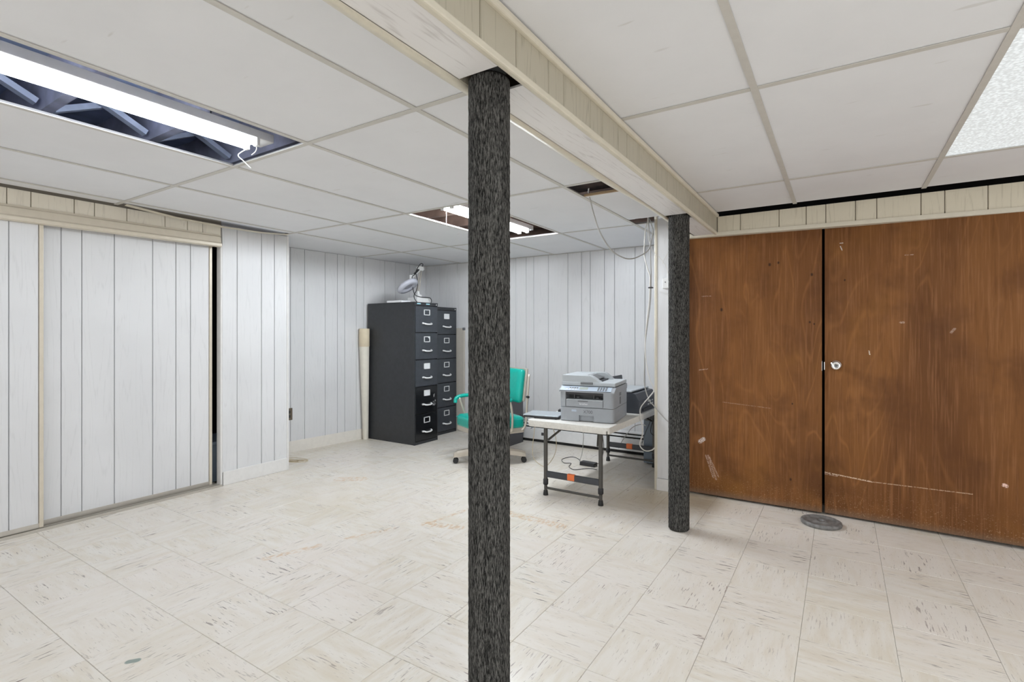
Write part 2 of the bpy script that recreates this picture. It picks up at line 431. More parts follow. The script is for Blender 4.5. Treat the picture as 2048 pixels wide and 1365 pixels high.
    def build(self, name, mat, parent=None):
        me = bpy.data.meshes.new(name)
        me.from_pydata(self.v, [], self.f)
        for p, s in zip(me.polygons, self.s): p.use_smooth = s
        bm = bmesh.new(); bm.from_mesh(me)
        bmesh.ops.recalc_face_normals(bm, faces=bm.faces)
        bm.to_mesh(me); bm.free()
        me.materials.append(mat)
        o = bpy.data.objects.new(name, me)
        COL.objects.link(o)
        if parent: o.parent = parent
        return o

def tag(o, label, cat, group=None, kind=None):
    o['label'] = label; o['category'] = cat
    if group: o['group'] = group
    if kind: o['kind'] = kind
    return o
def thing(name, label, cat, loc=(0, 0, 0), rz=0.0, group=None, kind=None):
    o = bpy.data.objects.new(name, None)
    COL.objects.link(o)
    o.empty_display_size = 0.05
    o.location = loc; o.rotation_euler = (0, 0, rz)
    return tag(o, label, cat, group, kind)
def struct(o):
    o['kind'] = 'structure'
    return o
def copy_tree(o, parent=None):
    c = o.copy(); COL.objects.link(c)
    if parent: c.parent = parent
    for ch in o.children: copy_tree(ch, c)
    return c
def text(s, size, mat, parent, loc, rot, name='lettering', depth=0.0006):
    cu = bpy.data.curves.new(name, 'FONT')
    cu.body = s; cu.size = size; cu.align_x = 'CENTER'; cu.align_y = 'CENTER'; cu.extrude = depth
    tmp = bpy.data.objects.new(name, cu); COL.objects.link(tmp)
    dg = bpy.context.evaluated_depsgraph_get()
    me = bpy.data.meshes.new_from_object(tmp.evaluated_get(dg))
    bpy.data.objects.remove(tmp)
    me.materials.clear(); me.materials.append(mat)
    o = bpy.data.objects.new(name, me); COL.objects.link(o)
    o.location = loc; o.rotation_euler = rot
    o.parent = parent
    return o

# ------------------------------------------------------------------ room shell
ZC = 2.0                       # ceiling plane
XJ, YJ = -3.975, 2.66          # closet front and where it ends
BL0, BL1 = (-4.55, 2.66), (-4.39, 4.85)   # left wall of the far alcove
YB = 4.84                      # back wall
YD = 3.80                      # wall with the brown doors
XP = -1.166                    # end of the partition
XR, YR = 2.2, -2.2             # walls behind and beside the camera

# floor: base slab plus single tiles
floor = struct(MB().bx(-4.75, XR, YR, 4.95, -0.06, -0.003).build('floor', M['slab']))
P = 0.3048
tm = MB()
h, b, g = P / 2, 0.0012, 0.0006
tm.add([(-h + g, -h + g, -0.003), (h - g, -h + g, -0.003), (h - g, h - g, -0.003), (-h + g, h - g, -0.003),
        (-h + g, -h + g, -b), (h - g, -h + g, -b), (h - g, h - g, -b), (-h + g, h - g, -b),
        (-h + g + b, -h + g + b, 0), (h - g - b, -h + g + b, 0), (h - g - b, h - g - b, 0), (-h + g + b, h - g - b, 0)],
       [(0, 1, 5, 4), (1, 2, 6, 5), (2, 3, 7, 6), (3, 0, 4, 7), (4, 5, 9, 8), (5, 6, 10, 9), (6, 7, 11, 10), (7, 4, 8, 11), (8, 9, 10, 11)])
first = tm.build('tile', M['tile'], floor)
cells = []
for i in range(-15, 8):
    for j in range(-10, 15):
        cx, cy = -0.1325 + (i + 0.5) * P, 0.723 + (j + 0.5) * P
        if cx < -4.62 or cx > XR or cy < YR or cy > 4.95: continue
        if cx < -4.1 and cy < 2.5: continue
        if cy > 4.05 and cx > -0.95: continue
        dep = -cx * -math.sin(math.radians(32.64)) * -1 + cy * math.cos(math.radians(32.64))
        dep = -cx * math.sin(math.radians(32.64)) * 1.0 + cy * math.cos(math.radians(32.64))
        lat = cx * math.cos(math.radians(32.64)) + cy * math.sin(math.radians(32.64))
        vis = dep > 1.35 and abs(lat) < dep * 1.0 + 0.35
        cells.append((0 if vis else 1, math.hypot(cx, cy), cx, cy, (i + j) % 2))
cells.sort()
rest = MB()
for k, (nv, d, cx, cy, par) in enumerate(cells):
    if nv == 0 and k < 298:
        o = first if k == 0 else first.copy()
        if k: COL.objects.link(o); o.parent = floor
        o.location = (cx, cy, random.uniform(-0.0002, 0.0002))
        o.rotation_euler = (0, 0, (PI / 2) * par + PI * random.randint(0, 1))
    else:
        rest.bx(cx - h + g, cx + h - g, cy - h + g, cy + h - g, -0.003, 0)
ro = rest.build('tile_field', M['tile'], floor)
ro['kind'] = 'stuff'

def boards(parent, p0, p1, cuts, z0, z1, mat, thick=0.008, gap=0.0036, name='panel_board', flip=1):
    """grooved panelling: one object per board between neighbouring cuts, along p0-p1, proud on the side of the normal"""
    a = Vector((p0[0], p0[1], 0)); d = (Vector((p1[0], p1[1], 0)) - a).normalized()
    n = Vector((d.y, -d.x, 0)) * flip
    f0 = z0 if callable(z0) else (lambda s: z0)
    f1 = z1 if callable(z1) else (lambda s: z1)
    for s0, s1 in zip(cuts[:-1], cuts[1:]):
        q = gap / 2
        m = MB()
        def pt(s, t, z): v = a + d * s + n * t; return (v.x, v.y, z)
        prof = [(s0 + q, 0), (s1 - q, 0), (s1 - q, thick * 0.6), (s1 - q - 0.002, thick), (s0 + q + 0.002, thick), (s0 + q, thick * 0.6)]
        k = len(prof)
        vs = [pt(s, t, f0(s)) for s, t in prof] + [pt(s, t, f1(s)) for s, t in prof]
        m.add(vs, [tuple(range(k - 1, -1, -1)), tuple(range(k, 2 * k))] + [(i, (i + 1) % k, k + (i + 1) % k, k + i) for i in range(k)])
        m.build(name, mat, parent)

PAT = [0.0, 0.10, 0.205, 0.375, 0.595, 0.745, 0.845, 1.0]      # groove rhythm of a sheet
def pattern(L, off=0.0):
    c = [0.0]; k = 0
    s = -off
    while s < L:
        for u in PAT[:-1]:
            v = s + u * 1.0
            if 0.03 < v < L - 0.03: c.append(v)
        s += 1.0
    return c + [L]

# --- left wall: closet front with sliding doors, header and a pier
YC0, YC1 = -2.2, 2.10       # closet opening along y
wl = struct(MB().bx(-4.02, XJ - 0.008, YC1 + 0.004, YJ - 0.004, 0, 2.06).build('wall_left', M['groove']))
boards(wl, (XJ - 0.008, YC1), (XJ - 0.008, YJ), [0.006, 0.123, 0.324, 0.437, 0.555], 0.10, 1.99, M['board'])
hz0 = lambda y: 1.845 + 0.008 * y
hd = MB().bx(-4.06, XJ - 0.008, YC0, YC1 + 0.005, 1.86, 2.06).build('header_backing', M['groove_cream'], wl)
hc = [YC0] + [YC0 + 0.15 * i + 0.04 * (i % 3) for i in range(1, 19)] + [0.72, 0.906, 1.009, 1.21, 1.312, 1.487, 1.715, 1.861, 1.966, 2.10]
hc = sorted(v for v in hc if v <= 0.75 or v >= 0.9)
boards(wl, (XJ - 0.008, YC0), (XJ - 0.008, YC1), [v - YC0 for v in hc], lambda s: hz0(s + YC0) + 0.01, 1.99, M['board_tan_bounce'])
# pier jamb and edge trims
MB().rbx(-4.03, XJ + 0.003, YC1 - 0.006, YC1 + 0.008, 0, 1.835, 0.003).build('jamb', M['white_trim'], wl)
MB().rbx(XJ - 0.02, XJ + 0.006, YJ - 0.012, YJ + 0.006, 0.0, 1.995, 0.004).build('corner_moulding', M['white_trim'], wl)
bl = struct(MB().rbx(XJ - 0.004, XJ + 0.009, YC1 + 0.012, YJ - 0.012, 0, 0.105, 0.004).build('baseboard_left', M['white_trim']))
# valance that hides the door track
va = []
def valance_ring(y):
    z0 = 1.792 + 0.012 * y; z1 = z0 + 0.088
    return [(XJ - 0.004, z1 + 0.006), (XJ + 0.012, z1 + 0.006), (XJ + 0.014, z1 - 0.004), (XJ + 0.024, z1 - 0.012), (XJ + 0.030, z0 + 0.035), (XJ + 0.040, z0 + 0.024), (XJ + 0.040, z0 + 0.006), (XJ + 0.030, z0), (XJ - 0.004, z0)]
m = MB()
r0, r1 = valance_ring(YC0), valance_ring(2.085)
k = len(r0)
m.add([(x, YC0, z) for x, z in r0] + [(x, 2.085, z) for x, z in r1],
      [tuple(range(k)), tuple(range(2 * k - 1, k - 1, -1))] + [(i, (i + 1) % k, k + (i + 1) % k, k + i) for i in range(k)])
struct(m.build('trim_1', M['tan_metal']))
m = MB()
m.bx(-4.09, -3.955, YC0, 2.10, 0.0, 0.004)
for x in (-4.07, -4.03, -3.99, -3.962): m.bx(x - 0.003, x + 0.003, YC0, 2.098, 0.004, 0.016)
struct(m.build('trim_2', M['alu']))
# two sliding doors, each a panel with boards and tan metal edges
def sliding_door(n, x, y0, y1, cuts):
    d = struct(MB().bx(x - 0.018, x - 0.008, y0 + 0.006, y1 - 0.006, 0.03, 1.83).build('door_%d' % n, M['groove']))
    boards(d, (x - 0.008, y0), (x - 0.008, y1), [c - y0 for c in cuts], 0.045, 1.83, M['board'])
    for e in (y0, y1):
        MB().rbx(x - 0.022, x + 0.006, e - 0.010, e + 0.010, 0.018, 1.835, 0.003).build('edge_stile', M['tan_metal'], d)
    MB().bx(x - 0.020, x + 0.002, y0 + 0.010, y1 - 0.010, 0.018, 0.045).build('bottom_rail', M['alu'], d)
    return d
sliding_door(1, -3.978, -0.16, 1.055, [-0.15, 0.03, 0.20, 0.42, 0.57, 0.70, 0.915, 1.045])
sliding_door(2, -4.022, 0.85, 2.045, [0.86, 1.065, 1.160, 1.262, 1.434, 1.657, 1.805, 1.903, 2.035])
# closet interior
cl = struct(MB().bx(-4.78, -4.74, YR, YJ, 0, 2.3).build('wall_closet', M['black_gap']))  # coloured black for the shade inside the closet
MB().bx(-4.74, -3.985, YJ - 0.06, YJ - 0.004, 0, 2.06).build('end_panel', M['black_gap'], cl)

# --- left wall of the far alcove
L = math.hypot(BL1[0] - BL0[0], BL1[1] - BL0[1])
dx, dy = (BL1[0] - BL0[0]) / L, (BL1[1] - BL0[1]) / L
nx, ny = dy, -dx
m = MB()
m.hexa([(BL0[0] - nx * 0.05, BL0[1] - ny * 0.05, 0), (BL0[0], BL0[1], 0), (BL1[0], BL1[1], 0), (BL1[0] - nx * 0.05, BL1[1] - ny * 0.05, 0),
        (BL0[0] - nx * 0.05, BL0[1] - ny * 0.05, 2.06), (BL0[0], BL0[1], 2.06), (BL1[0], BL1[1], 2.06), (BL1[0] - nx * 0.05, BL1[1] - ny * 0.05, 2.06)])
wla = struct(m.build('wall_left_alcove', M['groove']))
lc = [0.0, 0.16] + [v - 2.66 for v in (3.05, 3.20, 3.43, 3.575, 3.665, 3.81, 3.91, 4.20, 4.36, 4.58)] + [L - 0.01]
boards(wla, BL0, BL1, lc, 0.105, 2.0, M['board'])
m = MB()
t0 = 0.013
m.hexa([(BL0[0], BL0[1], 0), (BL0[0] + nx * t0, BL0[1] + ny * t0, 0), (BL1[0] + nx * t0, BL1[1] + ny * t0, 0), (BL1[0], BL1[1], 0),
        (BL0[0], BL0[1], 0.112), (BL0[0] + nx * t0, BL0[1] + ny * t0, 0.112), (BL1[0] + nx * t0, BL1[1] + ny * t0, 0.112), (BL1[0], BL1[1], 0.112)])
struct(m.build('baseboard_left_alcove', M['cream_base']))
struct(MB().bx(-4.6, -3.99, YJ - 0.003, YJ + 0.004, 0, 2.06).build('wall_return', M['rear_wall']))

# --- back wall
wb = struct(MB().bx(-4.5, XP, YB + 0.008, YB + 0.06, 0, 2.06).build('wall_back', M['groove']))
bc = [-4.42, -4.367, -4.159, -4.056, -3.877, -3.66, -3.50, -3.40, -3.19, -3.05, -2.917, -2.819, -2.639, -2.406, -2.25, -2.153, -1.998, -1.892, -1.683, -1.584, -1.40, -1.29, -1.17]
boards(wb, (-4.42, YB + 0.008), (XP, YB + 0.008), [c + 4.42 for c in bc], 0.0, 2.0, M['board'])

# --- partition whose end faces the camera
wp = struct(MB().bx(XP, -0.955, YD + 0.008, 4.9, 0, 2.05).build('wall_partition', M['groove']))
boards(wp, (XP, YD + 0.008), (-0.955, YD + 0.008), [0.012, 0.150, 0.211], 0.09, 2.05, M['board'])
MB().rbx(XP - 0.006, XP + 0.016, YD - 0.006, YD + 0.02, 0.0, 2.04, 0.005).build('corner_moulding', M['cream_trim'], wp)
struct(MB().rbx(XP + 0.012, -0.957, YD - 0.012, YD + 0.002, 0, 0.088, 0.004).build('baseboard_partition', M['white_trim']))

# --- wall with the two brown doors: header, frame and dark room behind
hb = lambda x: 1.833 - 0.018 * x
wr = struct(MB().bx(-0.93, XR, YD + 0.008, YD + 0.05, 1.86, 1.980).build('wall_right', M['groove_cream']))
hx = [-0.73, -0.58, -0.344, -0.189, -0.081, 0.075, 0.182, 0.392, 0.499, 0.683, 0.90, 1.06, 1.22, 1.44, 1.66, 1.78, 2.0, 2.18]
boards(wr, (-0.93, YD + 0.008), (XR, YD + 0.008), [c + 0.93 for c in hx], lambda s: hb(s - 0.93) + 0.022, 1.980, M['board_cream_shade'])
m = MB()
m.hexa([(-0.93, YD - 0.006, hb(-0.93)), (XR, YD - 0.006, hb(XR)), (XR, YD + 0.05, hb(XR)), (-0.93, YD + 0.05, hb(-0.93)),
        (-0.93, YD - 0.006, hb(-0.93) + 0.026), (XR, YD - 0.006, hb(XR) + 0.026), (XR, YD + 0.05, hb(XR) + 0.026), (-0.93, YD + 0.05, hb(-0.93) + 0.026)])
m.build('header_moulding', M['cream_trim'], wr)
MB().bx(-0.93, XR, 4.10, 4.14, 0, 2.3).build('dark_room_backing', M['black_gap'], wr)  # black sheet standing for the unlit space behind the doors
MB().bx(1.30, XR, YD + 0.008, YD + 0.05, 0, 1.86).build('side_panel', M['rear_wall'], wr)

d3 = struct(MB().rbx(-0.985, -0.103, 3.845, 3.880, 0.014, 1.90, 0.002).build('door_3', M['door_left']))
MB().bx(-0.1032, -0.1016, 3.8445, 3.872, 0.925, 0.985).build('strike_plate', M['chrome'], d3)
# right door stands a touch towards the room at its far edge
m = MB()
a0, a1 = (-0.088, 3.862), (1.29, 3.775)
ux, uy = a1[0] - a0[0], a1[1] - a0[1]
ul = math.hypot(ux, uy); ux, uy = ux / ul, uy / ul
px_, py_ = -uy * 0.035, ux * 0.035
m.hexa([(a0[0], a0[1], 0.012), (a1[0], a1[1], 0.022), (a1[0] + px_, a1[1] + py_, 0.022), (a0[0] + px_, a0[1] + py_, 0.012),
        (a0[0], a0[1], 1.90), (a1[0], a1[1], 1.80), (a1[0] + px_, a1[1] + py_, 1.80), (a0[0] + px_, a0[1] + py_, 1.90)])
d4 = struct(m.build('door_4', M['door_right']))
kx = -0.027; ky = a0[1] + (kx - a0[0]) * uy / ux
m = MB()
R = Matrix.Rotation(PI / 2, 3, 'X')
m.lathe([(0.0, 0.0), (0.030, 0.0), (0.032, 0.004), (0.028, 0.010), (0.014, 0.014), (0.012, 0.030), (0.020, 0.036), (0.027, 0.044), (0.028, 0.054), (0.024, 0.062), (0.015, 0.065), (0.0135, 0.0625), (0.0, 0.0625)], 28, (kx, ky, 0.962), R)
kn = m.build('door_knob', M['chrome'], d4)
MB().lathe([(0.0, 0.0), (0.0075, 0.0), (0.0075, 0.002), (0.003, 0.002), (0.0, 0.0015)], 16, (kx, ky - 0.0622, 0.962), R).build('lock_button', M['grey_dark'], kn)
MB().bx(-0.0915, -0.0875, 3.868, 3.886, 0.93, 0.98).build('latch', M['chrome'], d4)

# the basement goes on, open, behind and beside the camera

# ------------------------------------------------------------------ ceiling: deck, joists, tiles and runners
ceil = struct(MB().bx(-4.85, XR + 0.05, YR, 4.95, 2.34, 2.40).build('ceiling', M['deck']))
MB().bx(-4.8, XR, 2.05, 4.9, 2.325, 2.342).build('shaded_deck', M['dark_wood'], ceil)  # dark deck layer, painting the shade above the far opening
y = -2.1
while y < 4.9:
    MB().bx(-4.8, XR, y, y + 0.04, 2.13, 2.34).build('joist', M['joist'] if y < 2.0 else M['dark_wood'], ceil)  # glow-tinted joists at the near opening, darkened ones at the far
    # crossed bridging between neighbouring joists
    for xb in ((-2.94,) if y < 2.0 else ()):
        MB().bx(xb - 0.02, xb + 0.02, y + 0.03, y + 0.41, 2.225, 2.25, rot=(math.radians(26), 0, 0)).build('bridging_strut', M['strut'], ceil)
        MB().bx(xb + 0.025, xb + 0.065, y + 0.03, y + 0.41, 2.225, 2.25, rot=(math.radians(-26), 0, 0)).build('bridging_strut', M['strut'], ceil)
    y += 0.41
GAP = 0.004
def ctile(x0, x1, y0, y1, dz=0.0, tilt=0.0, skew=0.0):
    m = MB()
    z = ZC + 0.004 + dz
    m.hexa([(x0 + GAP, y0 + GAP, z), (x1 - GAP, y0 + GAP, z), (x1 - GAP, y1 - GAP, z + tilt), (x0 + GAP, y1 - GAP, z + tilt),
            (x0 + GAP, y0 + GAP, z + 0.012), (x1 - GAP, y0 + GAP, z + 0.012), (x1 - GAP, y1 - GAP, z + 0.012 + tilt), (x0 + GAP, y1 - GAP, z + 0.012 + tilt)])
    o = m.build('ceiling_tile', M['ctile'], ceil)
    o.data.materials.append(M['core'])
    for q in o.data.polygons:
        if q.normal.z > -0.5: q.material_index = 1
    return o
LX = [-4.60, -3.82, -3.185, -2.568, -1.978, -1.335, -0.90]
LY = [-2.2, -1.0, 0.21, 1.421, 2.628, 3.845, 4.84]
for i in range(len(LX) - 1):
    for j in range(len(LY) - 1):
        x0, x1, y0, y1 = LX[i], LX[i + 1], LY[j], LY[j + 1]
        if i == 3 and j in (2, 4): continue             # bare fixtures hang here
        if i == 3 and j == 0: continue
        if i == 0:
            if j < 4 and y1 <= YJ: x0 = -3.90 if j in (2, 3) and y0 > 1.4 else -3.955
        if i == 5 and j == 4: y0, y1 = 2.885, 3.650       # broken corners, wires come out
        if i == 5 and j == 5: x1 = XP
        ctile(x0, x1, y0, y1)
for y0, y1 in ((2.60, 2.95), (3.60, 3.84)):
    MB().bx(-1.40, -0.93, y0, y1, 2.05, 2.09).build('dark_hole_backing', M['hole_wood'], ceil)  # dark board added above the broken openings so they read as dark holes
# torn bits left at the edge of the two broken openings
m = MB()
for k in range(9):
    xx = -1.32 + k * 0.047
    m.bx(xx, xx + 0.047, 2.878 - random.uniform(0, 0.014), 2.892, ZC + 0.002, ZC + 0.014)
m.build('torn_tile_edge', M['brown_board'], ceil)
m = MB()
for k in range(9):
    xx = -1.32 + k * 0.047
    m.bx(xx, xx + 0.047, 3.643, 3.655 + random.uniform(0, 0.008), ZC + 0.003, ZC + 0.015)
m.build('torn_tile_edge', M['ctile'], ceil)
RX = [-0.74, -0.25, 0.402, 1.02, 1.63, XR]
RY = [-2.2, -0.55, 0.68, 1.925, 3.168, 3.76]
for i in range(len(RX) - 1):
    for j in range(len(RY) - 1):
        if i == 2 and j in (1, 3): continue               # lit panels
        ctile(RX[i], RX[i + 1], RY[j], RY[j + 1])
def runner(x0, x1, y0, y1):
    w = 0.0115
    m = MB()
    if abs(x1 - x0) > abs(y1 - y0):
        m.bx(x0, x1, y0 - w, y0 + w, ZC, ZC + 0.003); m.bx(x0, x1, y0 - 0.0015, y0 + 0.0015, ZC + 0.003, ZC + 0.014)
    else:
        m.bx(x0 - w, x0 + w, y0, y1, ZC, ZC + 0.003); m.bx(x0 - 0.0015, x0 + 0.0015, y0, y1, ZC + 0.003, ZC + 0.014)
    o = m.build('grid_runner', M['runner'], ceil)
    o.data.materials.append(M['web'])
    for q in o.data.polygons:
        if q.center.z > ZC + 0.0029: q.material_index = 1
    return o
for x in LX[1:-1]:
    for j in range(len(LY) - 1): runner(x, x, LY[j] + 0.012, LY[j + 1] - 0.012)
for yv in LY[1:-1]: runner(-3.965 if yv < YJ else -4.55, -0.90, yv, yv)
for x in RX[1:-1]:
    runner(x, x, YR, 3.775)
for yv in RY[1:-1]:
    for i in range(len(RX) - 1): runner(RX[i] + 0.012, RX[i + 1] - 0.012, yv, yv)
# wall angle that has come loose above the closet pier, and the one on the back wall
m = MB()
pts = [(-3.895, 1.45, 1.992), (-3.925, 1.75, 1.972), (-3.940, 2.1, 1.966), (-3.940, 2.4, 1.974), (-3.915, 2.62, 1.990)]
for p, q in zip(pts[:-1], pts[1:]):
    m.hexa([(p[0] - 0.017, p[1], p[2]), (p[0] + 0.017, p[1], p[2] + 0.004), (q[0] + 0.017, q[1], q[2] + 0.004), (q[0] - 0.017, q[1], q[2]),
            (p[0] - 0.017, p[1], p[2] + 0.003), (p[0] + 0.017, p[1], p[2] + 0.007), (q[0] + 0.017, q[1], q[2] + 0.007), (q[0] - 0.017, q[1], q[2] + 0.003)])
m.build('loose_wall_angle', M['cream_trim'], ceil)
MB().bx(-4.55, XP, YB - 0.018, YB - 0.001, ZC - 0.001, ZC + 0.002).build('wall_angle', M['runner'], ceil)

# ------------------------------------------------------------------ boxed beam
BX0, BX1, BZ = -0.885, -0.738, 1.860
beam = struct(MB().bx(BX0 + 0.02, BX1 - 0.02, YR, YD, 1.99, 2.12).build('beam', M['dark_wood']))
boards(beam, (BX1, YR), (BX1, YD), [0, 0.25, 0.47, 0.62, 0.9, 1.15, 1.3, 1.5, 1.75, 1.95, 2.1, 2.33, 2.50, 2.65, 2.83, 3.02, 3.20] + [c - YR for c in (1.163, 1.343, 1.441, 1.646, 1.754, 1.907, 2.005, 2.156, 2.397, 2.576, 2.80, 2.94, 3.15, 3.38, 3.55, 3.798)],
       BZ + 0.012, ZC - 0.004, M['board_olive_shade'], 0.007, 0.004)
MB().bx(BX1 - 0.004, BX1 + 0.0005, YR, YD, BZ, ZC + 0.03).build('side_backing', M['groove_cream'], beam)
MB().bx(BX0, BX0 + 0.006, YR, YD, BZ, ZC + 0.03).build('side_panel', M['board_cream_shade'], beam)
holes = [(1.104, 1.228), (3.048, 3.172)]
ys = [YR, holes[0][0], holes[0][1], holes[1][0], holes[1][1], YD]
for q in (0, 2, 4):
    MB().bx(BX0, BX1, ys[q], ys[q + 1], BZ, BZ + 0.006).build('soffit_panel', M['board_long'], beam)
MB().rbx(BX1 - 0.010, BX1 + 0.010, YR, YD, BZ - 0.006, BZ + 0.016, 0.005).build('corner_moulding', M['cream_trim'], beam)
MB().rbx(BX1, BX1 + 0.022, YR, YD, ZC - 0.024, ZC - 0.001, 0.008, 3).build('top_moulding', M['cream_trim'], beam)
# the wavy batten along the far lower edge
m = MB()
n = 48
prev = None
for k in range(n + 1):
    yy = YR + (YD - 0.25 - YR) * k / n
    wv = 0.004 * math.sin(yy * 2.4 + 0.6) + 0.003 * math.sin(yy * 5.1)
    ring = [(BX0 - 0.024 + wv, yy, BZ - 0.004 + wv * 0.6), (BX0 + 0.004, yy, BZ - 0.006 + wv * 0.4), (BX0 + 0.004, yy, BZ + 0.012), (BX0 - 0.016 + wv, yy, BZ + 0.018), (BX0 - 0.026 + wv, yy, BZ + 0.008)]
    if prev: m.add(prev + ring, [(i, (i + 1) % 5, 5 + (i + 1) % 5, 5 + i) for i in range(5)], True)
    prev = ring
m.build('batten', M['cream_trim'], beam)

# ------------------------------------------------------------------ carpet-wrapped columns
def carpet_column(x, y, r, label):
    root = thing('support_column', label, 'column', (x, y, 0), 0, 'carpet-wrapped basement columns', 'thing')
    nr, n = 230, 84
    vs = []
    for j in range(nr + 1):
        z = 0.001 + 1.868 * j / nr
        rr = r - (0.006 if j in (0, nr) else 0)
        for i in range(n):
            t = 2 * PI * i / n
            q = rr + random.uniform(-0.0008, 0.0008)
            vs.append((q * math.cos(t), q * math.sin(t), z))
    fs = [(j * n + i, j * n + (i + 1) % n, (j + 1) * n + (i + 1) % n, (j + 1) * n + i) for j in range(nr) for i in range(n)]
    fs += [tuple(range(n - 1, -1, -1)), tuple(nr * n + i for i in range(n))]
    m = MB(); m.add(vs, fs, True)
    m.build('carpet_wrap', M['carpet'], root)
    MB().cyl((0, 0, 0.004), (0, 0, 1.985), r * 0.8, n=24).build('steel_post', M['grey_dark'], root)
    return root
carpet_column(-0.822, 1.166, 0.0575, 'nearer charcoal carpet-wrapped column rising from the middle of the floor')
carpet_column(-0.812, 3.108, 0.0595, 'farther charcoal carpet-wrapped column in front of the brown door')

# ------------------------------------------------------------------ lamps
def bare_fixture(x, y0, y1, label, cords, lit='tube'):
    root = thing('fluorescent_light', label, 'lamp', (x, (y0 + y1) / 2, 2.028), 0, 'bare tube fixtures in the ceiling openings')
    hl = (y1 - y0) / 2
    MB().rbx(-0.055, 0.055, -hl - 0.02, hl + 0.075, 0.018, 0.056, 0.003).build('housing', M['light_paint'], root)
    for sx in (-0.040, 0.040):
        MB().cyl((sx, -hl + 0.01, 0), (sx, hl - 0.01, 0), 0.0135, n=16).build('tube', M[lit], root)
        for e in (-1, 1):
            MB().rbx(sx - 0.015, sx + 0.015, e * hl - 0.008, e * hl + 0.008, -0.016, 0.020, 0.003).build('lamp_holder', M['white_plastic'], root)
    for c in cords:
        MB().tube(c, 0.0022, 6, 5).build('pull_cord', M['cable_white'], root)
    for e in (-hl * 0.7, hl * 0.7):
        MB().cyl((0.0, e, 0.055), (0.0, e, 0.31), 0.003, n=6).build('hanger_wire', M['grey_dark'], root)
    return root
f1 = bare_fixture(-2.268, 0.13, 1.335, 'long bare two-tube light in the large ceiling opening above the closet doors',
    [[(0.0, 0.60, 0.005), (-0.02, 0.59, -0.02), (-0.045, 0.565, -0.05), (-0.03, 0.58, -0.075), (0.0, 0.60, -0.11)], [(0.02, 0.60, 0.005), (0.035, 0.605, -0.02), (0.035, 0.60, -0.04), (0.02, 0.59, -0.055)]])
f2 = bare_fixture(-2.268, 2.72, 3.72, 'bare two-tube light in the far ceiling opening, partly behind the nearer column',
    [[(-0.03, -0.47, 0.0), (-0.03, -0.475, -0.05), (-0.03, -0.475, -0.12)]], 'far_tube')
f3 = bare_fixture(-2.268, -2.12, -1.1, 'bare two-tube light in the ceiling behind the camera', [])

def panel_light(x0, x1, y0, y1, mat, label):
    root = thing('ceiling_light_panel', label, 'lamp', ((x0 + x1) / 2, (y0 + y1) / 2, ZC), 0, 'recessed panel lights')
    a, b2 = (x1 - x0) / 2, (y1 - y0) / 2
    m = MB()
    for s in (-1, 1):
        m.bx(-a + 0.003, a - 0.003, s * (b2 - 0.008) - 0.005, s * (b2 - 0.008) + 0.005, 0.004, 0.085)
        m.bx(s * (a - 0.008) - 0.005, s * (a - 0.008) + 0.005, -b2 + 0.003, b2 - 0.003, 0.004, 0.085)
    m.bx(-a + 0.003, a - 0.003, -b2 + 0.003, b2 - 0.003, 0.085, 0.09)
    m.build('housing', M['light_paint'], root)
    MB().bx(-a + 0.008, a - 0.008, -b2 + 0.008, b2 - 0.008, 0.005, 0.009).build('diffuser', mat, root)
    return root
panel_light(0.402, 1.02, 1.925, 3.168, M['diffuser'], 'dim recessed panel light with prismatic diffuser near the brown doors')
panel_light(0.402, 1.02, -0.55, 0.68, M['fill_diffuser'], 'added out-of-view fill light panel in the ceiling beside the camera')

